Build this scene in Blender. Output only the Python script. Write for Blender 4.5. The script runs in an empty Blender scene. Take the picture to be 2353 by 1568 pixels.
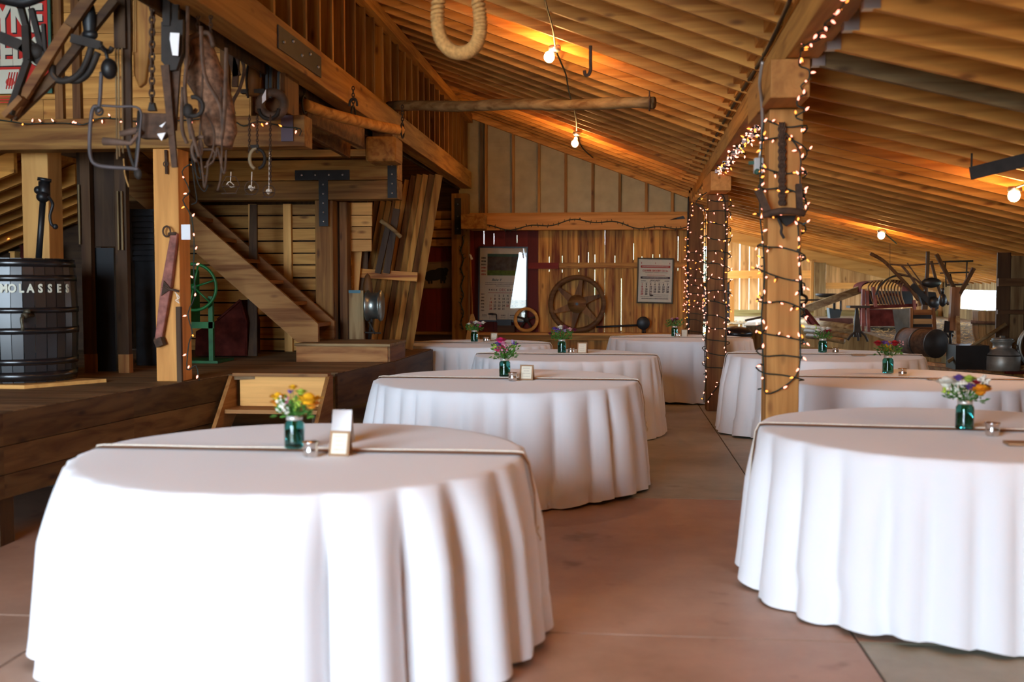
import bpy, math, random
from mathutils import Vector, Matrix
random.seed(7)
R = random.Random(11)
PI = math.pi
sc = bpy.context.scene
COL = sc.collection

# ---------------------------------------------------------------- camera maths
FOC = 2440.0; IW, IH = 2353, 1568
YAW = math.radians(5.59); PIT = math.radians(3.14); HC = 1.47
def ray(px, py):
    u = (px-IW/2)/FOC; v = -(py-IH/2)/FOC
    f = math.cos(PIT)+v*math.sin(PIT); z = -math.sin(PIT)+v*math.cos(PIT)
    return Vector((u*math.cos(YAW)-f*math.sin(YAW), u*math.sin(YAW)+f*math.cos(YAW), z))
CAM = Vector((0, 0, HC))
def aY(px, py, Y): d = ray(px, py); return CAM+d*(Y/d.y)
def aX(px, py, X): d = ray(px, py); return CAM+d*(X/d.x)
def aZ(px, py, Z): d = ray(px, py); return CAM+d*((Z-HC)/d.z)

# ---------------------------------------------------------------- materials
def newmat(name):
    m = bpy.data.materials.new(name); m.use_nodes = True
    nt = m.node_tree; b = nt.nodes['Principled BSDF']
    return m, nt, b
def plain(name, col, rough=.6, metal=0., spec=.4, noise=.0, nscale=8., sheen=0., bump=0.):
    m, nt, b = newmat(name)
    b.inputs['Base Color'].default_value = (*col, 1)
    b.inputs['Roughness'].default_value = rough
    b.inputs['Metallic'].default_value = metal
    b.inputs['Specular IOR Level'].default_value = spec
    if sheen > 0: b.inputs['Sheen Weight'].default_value = sheen*3.5; b.inputs['Sheen Roughness'].default_value = .45
    if noise > 0 or bump > 0:
        tc = nt.nodes.new('ShaderNodeTexCoord'); n = nt.nodes.new('ShaderNodeTexNoise')
        n.inputs['Scale'].default_value = nscale; n.inputs['Detail'].default_value = 5
        nt.links.new(tc.outputs['Object'], n.inputs['Vector'])
        if noise > 0:
            r = nt.nodes.new('ShaderNodeValToRGB')
            r.color_ramp.elements[0].position = .3; r.color_ramp.elements[1].position = .7
            r.color_ramp.elements[0].color = (*[c*(1-noise) for c in col], 1)
            r.color_ramp.elements[1].color = (*[min(1, c*(1+noise)) for c in col], 1)
            nt.links.new(n.outputs['Fac'], r.inputs['Fac']); nt.links.new(r.outputs['Color'], b.inputs['Base Color'])
        if bump > 0:
            bp = nt.nodes.new('ShaderNodeBump'); bp.inputs['Strength'].default_value = bump; bp.inputs['Distance'].default_value = .01
            nt.links.new(n.outputs['Fac'], bp.inputs['Height']); nt.links.new(bp.outputs['Normal'], b.inputs['Normal'])
    return m
def wood(name, col, axis='X', dark=.45, rough=.65, knots=True, contrast=1.):
    col = (col[0]*1.06, col[1]*.93, col[2]*.62)
    m, nt, b = newmat(name)
    L = nt.links; N = nt.nodes
    tc = N.new('ShaderNodeTexCoord'); at = N.new('ShaderNodeAttribute'); at.attribute_name = 'tint'
    add = N.new('ShaderNodeVectorMath'); add.operation = 'MULTIPLY_ADD'
    add.inputs[1].default_value = (37, 53, 91)
    L.new(at.outputs['Vector'], add.inputs[0]); L.new(tc.outputs['Object'], add.inputs[2])
    mp = N.new('ShaderNodeMapping'); s = [16, 16, 16]; i = 'XYZ'.index(axis); s[i] = 1.1
    mp.inputs['Scale'].default_value = s
    L.new(add.outputs[0], mp.inputs['Vector'])
    n1 = N.new('ShaderNodeTexNoise'); n1.inputs['Scale'].default_value = 1.; n1.inputs['Detail'].default_value = 7; n1.inputs['Distortion'].default_value = .7
    L.new(mp.outputs[0], n1.inputs['Vector'])
    rp = N.new('ShaderNodeValToRGB')
    lo = [c*(1-.55*contrast*dark/.45*(1+.25*k)) for k, c in enumerate(col)]
    rp.color_ramp.elements[0].position = .32; rp.color_ramp.elements[0].color = (*[max(0, c) for c in lo], 1)
    rp.color_ramp.elements[1].position = .62; rp.color_ramp.elements[1].color = (*col, 1)
    L.new(n1.outputs['Fac'], rp.inputs['Fac'])
    out = rp.outputs['Color']
    if knots:
        mk = N.new('ShaderNodeMapping'); s2 = [7., 7., 7.]; s2[i] = 2.6; mk.inputs['Scale'].default_value = s2
        L.new(add.outputs[0], mk.inputs['Vector'])
        vo = N.new('ShaderNodeTexVoronoi'); vo.inputs['Scale'].default_value = 1.; L.new(mk.outputs[0], vo.inputs['Vector'])
        kr = N.new('ShaderNodeValToRGB'); kr.color_ramp.elements[0].position = .05; kr.color_ramp.elements[1].position = .16
        kr.color_ramp.elements[0].color = (.3, .2, .14, 1); kr.color_ramp.elements[1].color = (1, 1, 1, 1)
        L.new(vo.outputs['Distance'], kr.inputs['Fac'])
        mx = N.new('ShaderNodeMix'); mx.data_type = 'RGBA'; mx.blend_type = 'MULTIPLY'; mx.inputs['Factor'].default_value = .8
        L.new(out, mx.inputs['A']); L.new(kr.outputs['Color'], mx.inputs['B']); out = mx.outputs['Result']
    sep = N.new('ShaderNodeSeparateColor'); L.new(at.outputs['Color'], sep.inputs[0])
    mr = N.new('ShaderNodeMapRange'); mr.inputs['To Min'].default_value = .62; mr.inputs['To Max'].default_value = 1.22
    L.new(sep.outputs[0], mr.inputs['Value'])
    mm = N.new('ShaderNodeMix'); mm.data_type = 'RGBA'; mm.blend_type = 'MULTIPLY'; mm.inputs['Factor'].default_value = 1.
    L.new(out, mm.inputs['A']); L.new(mr.outputs[0], mm.inputs['B'])
    L.new(mm.outputs['Result'], b.inputs['Base Color'])
    b.inputs['Roughness'].default_value = rough; b.inputs['Specular IOR Level'].default_value = .3
    bp = N.new('ShaderNodeBump'); bp.inputs['Strength'].default_value = .25; bp.inputs['Distance'].default_value = .004
    L.new(n1.outputs['Fac'], bp.inputs['Height']); L.new(bp.outputs['Normal'], b.inputs['Normal'])
    return m
def emis(name, col, s):
    m, nt, b = newmat(name)
    b.inputs['Base Color'].default_value = (*col, 1)
    b.inputs['Emission Color'].default_value = (*col, 1); b.inputs['Emission Strength'].default_value = s
    return m
def glassm(name, col, rough=.03, ior=1.45, trans=1.):
    m, nt, b = newmat(name)
    b.inputs['Base Color'].default_value = (*col, 1); b.inputs['Transmission Weight'].default_value = trans
    b.inputs['Roughness'].default_value = rough; b.inputs['IOR'].default_value = ior
    return m

OR = (.62, .315, .095)
W = {}
for ax in 'XYZ':
    W['roof'+ax] = wood('roof_pine_'+ax, (.66, .345, .105), ax, dark=.34)
    W['beam'+ax] = wood('beam_timber_'+ax, (.43, .245, .085), ax, dark=.4)
    W['post'+ax] = wood('post_timber_'+ax, (.60, .315, .12), ax, dark=.28, contrast=.8)
    W['stud'+ax] = wood('shaded_loft_timber_'+ax, (.36, .205, .07), ax)  # darkened loft wood: the shade of the left side is in its colour
    W['wide'+ax] = wood('wide_post_timber_'+ax, (.47, .26, .105), ax, dark=.3)
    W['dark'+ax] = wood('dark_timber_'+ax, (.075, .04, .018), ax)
    W['brown'+ax] = wood('brown_timber_'+ax, (.20, .10, .038), ax)
    W['grey'+ax] = wood('weathered_timber_'+ax, (.26, .20, .13), ax)
    W['pale'+ax] = wood('pale_pine_'+ax, (.74, .45, .2), ax, dark=.25, contrast=.7)
    W['slat'+ax] = wood('slat_pine_'+ax, (.60, .34, .12), ax, dark=.34)
    W['wall'+ax] = wood('wall_board_'+ax, (.56, .31, .09), ax, dark=.5, contrast=1.2)
    W['red'+ax] = wood('red_painted_board_'+ax, (.17, .016, .012), ax, dark=.2, knots=False)
    W['stair'+ax] = wood('stair_board_'+ax, (.38, .20, .09), ax, dark=.4)
M_iron = plain('dark_iron', (.026, .020, .016), .65, .05, spec=.25, noise=.4)
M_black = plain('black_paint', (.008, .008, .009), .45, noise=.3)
M_blk2 = plain('strap_plate_steel', (.012, .0125, .016), .6, .0, noise=.3)
M_rust = plain('rusty_iron', (.07, .036, .02), .8, .1, noise=.5, nscale=20)
M_zinc = plain('galvanised_steel', (.5, .5, .5), .4, 1., noise=.2)
M_can = plain('milk_can_tin', (.26, .27, .25), .45, .6, noise=.3)
M_cloth = plain('white_linen', (.88, .885, .91), .85, sheen=.1, bump=.08, nscale=260)
M_burlap = plain('burlap_ribbon', (.36, .2, .1), .9, noise=.25, nscale=300)
M_twine = plain('cream_twine', (.82, .74, .62), .9, noise=.2, nscale=200)
M_paper = plain('white_card_paper', (.85, .85, .86), .8)
M_cream = plain('cream_paper', (.82, .76, .6), .8)
M_kraft = plain('brown_card', (.36, .21, .11), .8)
M_ink = plain('dark_ink', (.03, .025, .03), .8)
M_redink = plain('red_ink', (.5, .04, .03), .8)
M_wire = plain('green_wire', (.012, .022, .014), .6)
M_rope = plain('manila_rope', (.44, .24, .075), .9, noise=.3, nscale=60)
M_leather = plain('brown_leather', (.09, .05, .03), .7, noise=.5, nscale=15)
M_green = plain('green_enamel', (.008, .10, .02), .5, noise=.3)
M_dkred = plain('faded_red_paint', (.07, .014, .010), .95, spec=.05, noise=.5)
M_red = plain('red_sign_enamel', (.55, .018, .01), .45, noise=.08)
M_signgreen = plain('green_sign_enamel', (.03, .12, .08), .5)
M_signwhite = plain('white_sign_enamel', (.62, .62, .5), .5)
M_led = emis('fairy_bulb_glow', (1, .28, .19), 3.0)
M_led2 = emis('fairy_bulb_warm_glow', (1, .30, .05), 2.0)
M_bulb = emis('lamp_bulb_glow', (1, .5, .16), 330.)
M_gjar = glassm('teal_jar_glass', (.24, .62, .60), .04)
M_gclear = glassm('clear_glass', (.95, .96, .96), .05)
M_pane = glassm('picture_glass', (1, 1, 1), .0, 1.5)
M_stem = plain('flower_stem', (.05, .19, .03), .6, noise=.4, nscale=30)
M_leaf = plain('green_leaf', (.07, .2, .03), .6, noise=.5, nscale=30)
M_silver = plain('mercury_silver', (.75, .73, .7), .22, 1., noise=.2, nscale=60)
M_wax = plain('candle_wax', (.8, .76, .66), .5)
M_straw = plain('broom_straw', (.6, .38, .14), .9, noise=.3, nscale=80)
M_bag = plain('black_plastic_bag', (.01, .01, .012), .28, bump=.6, nscale=14)
M_dirt = plain('dirt_and_straw', (.2, .14, .07), .95, noise=.6, nscale=14, bump=.5)
M_net = plain('woven_sacking', (.2, .105, .06), .95, noise=.7, nscale=26, bump=.5)
FC = {}
for k, c in dict(yellow=(.85, .42, .01), orange=(.85, .28, .01), white=(.8, .78, .68), pink=(.7, .25, .38), magenta=(.55, .02, .12), purple=(.13, .06, .3), crimson=(.3, .005, .02),
                 lime=(.4, .55, .06), maroon=(.12, .01, .03), rose=(.65, .33, .36), lilac=(.42, .3, .5)).items():
    FC[k] = plain(k+'_petal', c, .6, noise=.25, nscale=40)

# ---------------------------------------------------------------- mesh builder
class MB:
    def __init__(s): s.v = []; s.f = []; s.t = []; s.sm = []; s.cur = None
    def _t(s):
        return s.cur if s.cur is not None else (R.random(), R.random(), R.random())
    def add(s, vs, fs, smooth=False, tint=None):
        o = len(s.v); s.v += [tuple(v) for v in vs]; t = tint or s._t()
        for f in fs: s.f.append([i+o for i in f]); s.t.append(t); s.sm.append(smooth)
        return s
    def box(s, x0, x1, y0, y1, z0, z1, tint=None):
        return s.add([(x0, y0, z0), (x1, y0, z0), (x1, y1, z0), (x0, y1, z0), (x0, y0, z1), (x1, y0, z1), (x1, y1, z1), (x0, y1, z1)],
                     [(0, 3, 2, 1), (4, 5, 6, 7), (0, 1, 5, 4), (1, 2, 6, 5), (2, 3, 7, 6), (3, 0, 4, 7)], tint=tint)
    def beam(s, p, q, w, h, up=(0, 0, 1), tint=None, w2=None, h2=None):
        p, q = Vector(p), Vector(q); d = (q-p).normalized(); up = Vector(up)
        a = d.cross(up)
        if a.length < 1e-4: a = d.cross(Vector((0, 1, 0)))
        a.normalize(); b = a.cross(d)
        vs = []
        for c, ww, hh in ((p, w, h), (q, w2 or w, h2 or h)):
            for i, j in ((-1, -1), (1, -1), (1, 1), (-1, 1)): vs.append(c+a*(i*ww/2)+b*(j*hh/2))
        return s.add(vs, [(0, 1, 2, 3), (7, 6, 5, 4), (0, 4, 5, 1), (1, 5, 6, 2), (2, 6, 7, 3), (3, 7, 4, 0)], tint=tint)
    def tube(s, pts, r, n=8, closed=False, tint=None, flat=1.):
        pts = [Vector(p) for p in pts]; k = len(pts); vs = []; fs = []
        prev = None
        for i, p in enumerate(pts):
            if closed: d = pts[(i+1) % k]-pts[i-1]
            else: d = pts[min(i+1, k-1)]-pts[max(i-1, 0)]
            if d.length < 1e-9: d = Vector((0, 0, 1))
            d.normalize()
            if prev is None:
                a = d.orthogonal().normalized()
            else:
                a = prev-d*prev.dot(d)
                a = a.normalized() if a.length > 1e-6 else d.orthogonal().normalized()
            prev = a; b = d.cross(a); rr = r[i] if isinstance(r, (list, tuple)) else r
            for j in range(n):
                th = 2*PI*j/n; vs.append(p+a*(math.cos(th)*rr)+b*(math.sin(th)*rr*flat))
        m = k if closed else k-1
        for i in range(m):
            i2 = (i+1) % k
            for j in range(n):
                j2 = (j+1) % n; fs.append((i*n+j, i*n+j2, i2*n+j2, i2*n+j))
        if not closed: fs.append(tuple(range(n-1, -1, -1))); fs.append(tuple((k-1)*n+j for j in range(n)))
        return s.add(vs, fs, n > 4, tint)
    def lathe(s, prof, c=(0, 0, 0), n=28, mat=None, tint=None, cap=True):
        vs = []; fs = []; c = Vector(c)
        for r_, z in prof:
            for j in range(n):
                th = 2*PI*j/n; v = Vector((r_*math.cos(th), r_*math.sin(th), z))
                if mat: v = mat @ v
                vs.append(c+v)
        for i in range(len(prof)-1):
            for j in range(n):
                j2 = (j+1) % n; fs.append((i*n+j, i*n+j2, (i+1)*n+j2, (i+1)*n+j))
        if cap:
            if prof[0][0] > 1e-6: fs.append(tuple(range(n-1, -1, -1)))
            if prof[-1][0] > 1e-6: fs.append(tuple((len(prof)-1)*n+j for j in range(n)))
        return s.add(vs, fs, True, tint)
    def ball(s, c, rx, ry=None, rz=None, n=10, m=7, tint=None, jit=0.):
        ry = ry or rx; rz = rz or rx; prof = []; c = Vector(c); vs = []; fs = []
        for i in range(m+1):
            ph = PI*i/m
            for j in range(n):
                th = 2*PI*j/n; q = 1+(R.random()-.5)*jit
                vs.append(c+Vector((rx*q*math.sin(ph)*math.cos(th), ry*q*math.sin(ph)*math.sin(th), rz*q*math.cos(ph))))
        for i in range(m):
            for j in range(n):
                j2 = (j+1) % n; fs.append((i*n+j, (i+1)*n+j, (i+1)*n+j2, i*n+j2))
        return s.add(vs, fs, True, tint)
    def ring(s, c, Rr, r, axis='Y', n=36, k=10, tint=None, a0=0., a1=None, flat=1., sz=1.):
        c = Vector(c); pts = []
        full = a1 is None; a1 = 2*PI if full else a1; N = n if full else n+1
        for i in range(N):
            th = a0+(a1-a0)*i/n; x, y = Rr*math.cos(th), Rr*sz*math.sin(th)
            pts.append(c+Vector({'Y': (x, 0, y), 'X': (0, x, y), 'Z': (x, y, 0)}[axis]))
        return s.tube(pts, r, k, closed=full, tint=tint, flat=flat)
    def prism(s, pts, off, tint=None):
        """pts: 3d loop; off: extrusion vector"""
        pts = [Vector(p) for p in pts]; off = Vector(off); n = len(pts)
        vs = pts+[p+off for p in pts]
        fs = [tuple(range(n)), tuple(range(2*n-1, n-1, -1))]+[(i, i+n, (i+1) % n+n, (i+1) % n) for i in range(n)]
        return s.add(vs, fs, tint=tint)

def root_loc(p):
    while p.parent: p = p.parent
    return p.location.copy()
def obj(name, mb, mat, parent=None, bevel=0., local=False, kind=None):
    me = bpy.data.meshes.new(name); vs = mb.v
    if parent is not None and not local:
        o = root_loc(parent); vs = [(v[0]-o.x, v[1]-o.y, v[2]-o.z) for v in vs]
    base = Vector((0, 0, 0))
    if parent is None and not local and vs:
        xs, ys, zs = zip(*vs); base = Vector(((min(xs)+max(xs))/2, (min(ys)+max(ys))/2, min(zs)))
        vs = [(v[0]-base.x, v[1]-base.y, v[2]-base.z) for v in vs]
    me.from_pydata(vs, [], mb.f)
    a = me.attributes.new('tint', 'FLOAT_COLOR', 'CORNER')
    buf = []
    for f, t in zip(mb.f, mb.t): buf += [t[0], t[1], t[2], 1.]*len(f)
    if len(a.data)*4 == len(buf): a.data.foreach_set('color', buf)
    me.polygons.foreach_set('use_smooth', mb.sm)
    me.materials.append(mat)
    me.update()
    o = bpy.data.objects.new(name, me); COL.objects.link(o); o.location = base
    if parent is not None: o.parent = parent
    if kind: o['kind'] = kind
    if bevel:
        b = o.modifiers.new('edge', 'BEVEL'); b.width = bevel; b.segments = 2; b.limit_method = 'ANGLE'
    return o
def tag(o, label, cat, group=None, kind=None):
    o['label'] = label; o['category'] = cat
    if group: o['group'] = group
    if kind: o['kind'] = kind
    return o
def thing(name, label, cat, loc=(0, 0, 0), group=None, rz=0.):
    o = bpy.data.objects.new(name, None); o.empty_display_size = .1; COL.objects.link(o)
    o.location = loc; o.rotation_euler = (0, 0, rz)
    return tag(o, label, cat, group)
def single(name, mb, mat, label, cat, group=None, bevel=0.):
    return tag(obj(name, mb, mat, None, bevel), label, cat, group)
def struct(name, mb, mat, parent=None, bevel=0.):
    o = obj(name, mb, mat, parent, bevel)
    if parent is None: o['kind'] = 'structure'
    return o
def dup(root, loc, rz=0., label=None, group=None):
    r = root.copy(); COL.objects.link(r); r.location = loc; r.rotation_euler = (0, 0, rz)
    if label: r['label'] = label
    if group: r['group'] = group
    def rec(src, dst):
        for ch in list(src.children):
            c = ch.copy(); COL.objects.link(c); c.parent = dst; rec(ch, c)
    rec(root, r)
    return r
def text(name, s, loc, size, mat, parent, off=0., sx=1., align='CENTER', rot=(PI/2, 0, 0), ext=.0008, shear=0.):
    cu = bpy.data.curves.new(name, 'FONT'); cu.body = s; cu.size = size; cu.extrude = ext; cu.offset = off; cu.align_x = align; cu.shear = shear
    cu.resolution_u = 3
    cu.materials.append(mat); o = bpy.data.objects.new(name, cu); COL.objects.link(o)
    o.parent = parent; o.location = Vector(loc)-root_loc(parent); o.rotation_euler = rot; o.scale = (sx, 1, 1)
    return o
def curve_pts(pts, k=6):
    """smooth a coarse polyline (Catmull-Rom)"""
    P = [Vector(p) for p in pts]; out = []
    for i in range(len(P)-1):
        a, b, c, d = P[max(i-1, 0)], P[i], P[i+1], P[min(i+2, len(P)-1)]
        for j in range(k):
            t = j/k
            out.append(.5*((2*b)+(c-a)*t+(2*a-5*b+4*c-d)*t*t+(3*b-a-3*c+d)*t**3))
    out.append(P[-1]); return out
def chain(mb, p, q, link=.035, r=.0045, sag=0.):
    p, q = Vector(p), Vector(q); n = max(2, int((q-p).length/(link*.72)))
    for i in range(n):
        t = (i+.5)/n; c = p.lerp(q, t)-Vector((0, 0, sag*4*t*(1-t)))
        d = (q-p).normalized(); side = Vector((1, 0, 0)) if i % 2 else Vector((0, 1, 0))
        side = (side-d*side.dot(d)); side = side.normalized() if side.length > 1e-4 else d.orthogonal()
        mb.tube([c+d*(link/2*math.sin(a))+side*(link*.3*math.cos(a)) for a in [2*PI*k/8 for k in range(8)]], r, 5, closed=True)
# ================================================================ SETTING
def slabs(mb, x0, x1, y0, y1, z0, z1): mb.box(x0, x1, y0, y1, z0, z1)
# ---- floor: red slab near, grey slab beyond Y=7.25, grey strip right of X=1 near the camera
m, nt, b = newmat('concrete_floor')
N = nt.nodes; L = nt.links
tc = N.new('ShaderNodeTexCoord'); sx = N.new('ShaderNodeSeparateXYZ'); L.new(tc.outputs['Object'], sx.inputs[0])
def mth(op, a, bb):
    n = N.new('ShaderNodeMath'); n.operation = op
    for i, q in enumerate((a, bb)):
        if isinstance(q, (int, float)): n.inputs[i].default_value = q
        else: L.new(q, n.inputs[i])
    return n.outputs[0]
far = mth('GREATER_THAN', sx.outputs['Y'], 7.25)
right = mth('MULTIPLY', mth('GREATER_THAN', sx.outputs['X'], 1.0), mth('LESS_THAN', sx.outputs['Y'], 4.4))
grey = mth('MAXIMUM', far, right)
nz = N.new('ShaderNodeTexNoise'); nz.inputs['Scale'].default_value = 1.4; nz.inputs['Detail'].default_value = 9; nz.inputs['Roughness'].default_value = .65
L.new(tc.outputs['Object'], nz.inputs['Vector'])
def ramp(fac, p0, c0, p1, c1):
    r = N.new('ShaderNodeValToRGB'); e = r.color_ramp.elements
    e[0].position = p0; e[0].color = (*c0, 1); e[1].position = p1; e[1].color = (*c1, 1); L.new(fac, r.inputs['Fac']); return r.outputs['Color']
cr = ramp(nz.outputs['Fac'], .34, (.40, .245, .17), .66, (.56, .36, .26))
cg = ramp(nz.outputs['Fac'], .34, (.30, .27, .19), .66, (.46, .42, .32))
mx = N.new('ShaderNodeMix'); mx.data_type = 'RGBA'; L.new(grey, mx.inputs['Factor']); L.new(cr, mx.inputs['A']); L.new(cg, mx.inputs['B'])
# dark stains
n2 = N.new('ShaderNodeTexNoise'); n2.inputs['Scale'].default_value = 3.2; n2.inputs['Detail'].default_value = 3; L.new(tc.outputs['Object'], n2.inputs['Vector'])
st = ramp(n2.outputs['Fac'], .25, (.55, .5, .45), .36, (1, 1, 1))
m2 = N.new('ShaderNodeMix'); m2.data_type = 'RGBA'; m2.blend_type = 'MULTIPLY'; m2.inputs['Factor'].default_value = .8
L.new(mx.outputs['Result'], m2.inputs['A']); L.new(st, m2.inputs['B']); L.new(m2.outputs['Result'], b.inputs['Base Color'])
b.inputs['Roughness'].default_value = .5; b.inputs['Specular IOR Level'].default_value = .35
bp = N.new('ShaderNodeBump'); bp.inputs['Strength'].default_value = .12; bp.inputs['Distance'].default_value = .01
L.new(nz.outputs['Fac'], bp.inputs['Height']); L.new(bp.outputs['Normal'], b.inputs['Normal'])
M_floor = m
fl = MB()
fy = [-7.0, 4.39, 7.245, 16.4, 20.4]; fx = [-8.0, -2.34, 0.995, 6.1]
g = .006
for i in range(4):
    for j in range(3):
        fl.box(fx[j]+g, fx[j+1]-g, fy[i]+g, fy[i+1]-g, -.12, 0)
me = obj('floor', fl, M_floor); me.data.transform(Matrix.Translation(me.location)); me.location = (0, 0, 0); me['kind'] = 'structure'
jb = MB(); jb.box(-8, 6.1, -7, 20.4, -.14, -.008)
struct('floor_joint_bed', jb, plain('joint_filler', (.1, .06, .045), .9))
gd = MB(); gd.box(-60, 60, -70, 60, -.4, -.16)
o = struct('ground_outside', gd, plain('pale_gravel', (.42, .40, .34), .95, noise=.2, nscale=1.)); 
# ---- roof
def zl(x): return 2.815-.3747*(x-1.067)
def zr(x): return 2.92-.245*x
rl = MB(); D = .2; DL = .125
for k in range(75):
    y0 = -7.3+k*.32
    if y0 > 16.45: break
    y1 = min(y0+.318, 16.5)
    rl.prism([(-8.1, y0, zl(-8.1)+DL), (1.02, y0, zl(1.02)+DL), (1.02, y1, zl(1.02)+DL), (-8.1, y1, zl(-8.1)+DL)], (0, 0, .06))
ceil_l = struct('ceiling', rl, W['roofY'])
rr = MB()
for k in range(90):
    y0 = -7.3+k*.32
    if y0 > 20.5: break
    y1 = min(y0+.318, 20.6)
    rr.prism([(.9, y0, zr(.9)+D), (6.9, y0, zr(6.9)+D), (6.9, y1, zr(6.9)+D), (.9, y1, zr(.9)+D)], (0, 0, .06))
ceil_r = struct('ceiling', rr, W['roofY'])
rn = random.Random(5)
k = 0; y = -1.3
ys = []
while y < 20.2: ys.append(y+rn.uniform(-.006, .006)); y += .4064
for y in ys:
    if y < 16.2:
        a = MB(); x0, x1 = -2.28, .985+.0*y
        x1 = .83+.0185*y
        a.prism([(x0, y-.019, zl(x0)), (x1, y-.019, zl(x1)), (x1, y-.019, zl(x1)+DL-.002), (x0, y-.019, zl(x0)+DL-.002)], (0, .038, 0))
        obj('rafter', a, W['roofX'], ceil_l)
    a = MB(); x0 = 1.075 if y < 16.4 else 1.3; x1 = 6.35
    a.prism([(x0, y-.019, zr(x0)), (x1, y-.019, zr(x1)), (x1, y-.019, zr(x1)+D-.002), (x0, y-.019, zr(x0)+D-.002)], (0, .038, 0))
    grey_one = abs(y-6.05) < .2
    o = obj('rafter', a, W['greyX'] if grey_one else W['roofX'], ceil_r)
    if grey_one: o['label'] = 'grey weathered rafter'
    if 4 < y < 13:
        h = MB(); h.box(x0-.02, x0+.05, y-.03, y+.03, zr(x0)-.006, zr(x0)+.14)
        obj('rafter_hanger', h, M_zinc, o)
a = MB(); a.prism([(.85, -7.3, 2.93), (1.2, -7.3, 2.93), (1.2, -7.3, 3.22), (.85, -7.3, 3.22)], (0, 27.8, 0)); obj('sky_leak_cap', a, W['roofY'], ceil_l)  # cap added over the roof beam to stop sky light leaking in
a = MB(); a.prism([(.79-.0185*2.4, -2.4, 2.872), (.798-.0185*2.4, -2.4, 2.872), (.798-.0185*2.4, -2.4, 3.02), (.79-.0185*2.4, -2.4, 3.02)], (.0185*18.65, 18.65, 0)); obj('blocking_board', a, W['roofY'], ceil_l)
# ---- outer walls (mostly unseen)
def plankwall_y(name, Y, segs, mat, t=.04, bw=.2):
    a = MB()
    for x0, x1, z0, z1 in segs:
        x = x0
        while x < x1-1e-3:
            w = min(bw*R.uniform(.8, 1.2), x1-x); a.box(x, x+w-.001, Y, Y+t, z0, z1); x += w
    return struct(name, a, mat)
plankwall_y('wall_front', -2.5, [(-8.1, -5.6, 0, 6.3), (-1.4, 6.3, 0, 4.9), (-5.6, -1.4, 4.1, 6.0)], W['wallZ'])
a = MB(); a.box(-8.15, -8.1, -7.1, 16.4, 0, 6.4); struct('wall_left', a, W['brownZ'])
wy0, wy1 = 12.7, 19.3   # opening in the low right wall
a = MB()
y = -7.1
while y < 20.4:
    w = R.uniform(.16, .24)
    if wy0 < y < wy1: a.box(6.0, 6.04, y, y+w-.004, 0, 1.02); a.box(6.0, 6.04, y, y+w-.004, 1.345, 1.75)
    else: a.box(6.0, 6.04, y, y+w, 0, 1.75)
    y += w
struct('wall_right', a, W['greyZ'])
# ---- back gable wall (Y = 16.3)
YB = 16.3
hx = [aY(p, 600, YB).x for p in (1112, 1135, 1188, 1262, 1292, 1330, 1352, 1367, 1413, 1428, 1456, 1475, 1500, 1516, 1558)]
slit = {1262: [(590, 618), (620, 625)], 1292: [(588, 612), (620, 626)], 1330: [(588, 612), (620, 625)], 1352: [(580, 605)], 1367: [(585, 606), (620, 680)],
        1413: [(588, 612)], 1428: [(640, 760)], 1456: [(560, 597)], 1475: [(590, 612)], 1500: [(585, 596)], 1516: [(585, 592)], 1558: [(545, 600), (613, 622)], 1188: [(540, 558)], 1135: [(536, 560)], 1112: [(530, 560)]}
def zy(p): return aY(1300, p, YB).z
XR = aY(1244, 560, YB).x
bw = MB(); rw = MB(); seams = sorted([(aY(p, 600, YB).x, p) for p in slit]); xs = [-2.5]+[s[0] for s in seams]+[1.32]
zs0, ztop = .02, 2.5
for i in range(len(xs)-1):
    x = xs[i]+.0025; xe = xs[i+1]-.0025; n = max(1, round((xe-x)/.15)); w = (xe-x)/n
    for q in range(n):
        xa, xb = x+q*w, x+(q+1)*w-(.0 if q == n-1 else .0008)
        t = rw if (xb < XR+.03) else bw
        t.box(xa, xb, YB, YB+.025, zs0, ztop)
fill = MB()
for p, rs in slit.items():
    x = aY(p, 600, YB).x; z = zs0
    for (ya, yb) in sorted(rs, key=lambda r: -r[1]):
        fill.box(x-.03, x+.03, YB+.026, YB+.04, z, zy(yb)); z = zy(ya)
    fill.box(x-.03, x+.03, YB+.026, YB+.04, z, ztop)
wall_b = struct('wall_back', bw, W['wallZ'])
struct('painted_boards', rw, W['redZ'], wall_b)
struct('backing_batten', fill, W['brownZ'], wall_b)
# lower red part left of the calendar overlaps down to the shelf, unpainted below the shelf
a = MB(); a.box(aY(1285, 610, YB).x, 1.1, YB-.04, YB-.001, zy(617), zy(604)); struct('rail', a, W['wallX'], wall_b)
a = MB(); a.box(aY(1212, 610, YB).x, aY(1284, 610, YB).x, YB-.045, YB-.001, zy(618), zy(604)); o = struct('rail', a, W['redX'], wall_b); o['label'] = 'red painted rail end'
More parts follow.
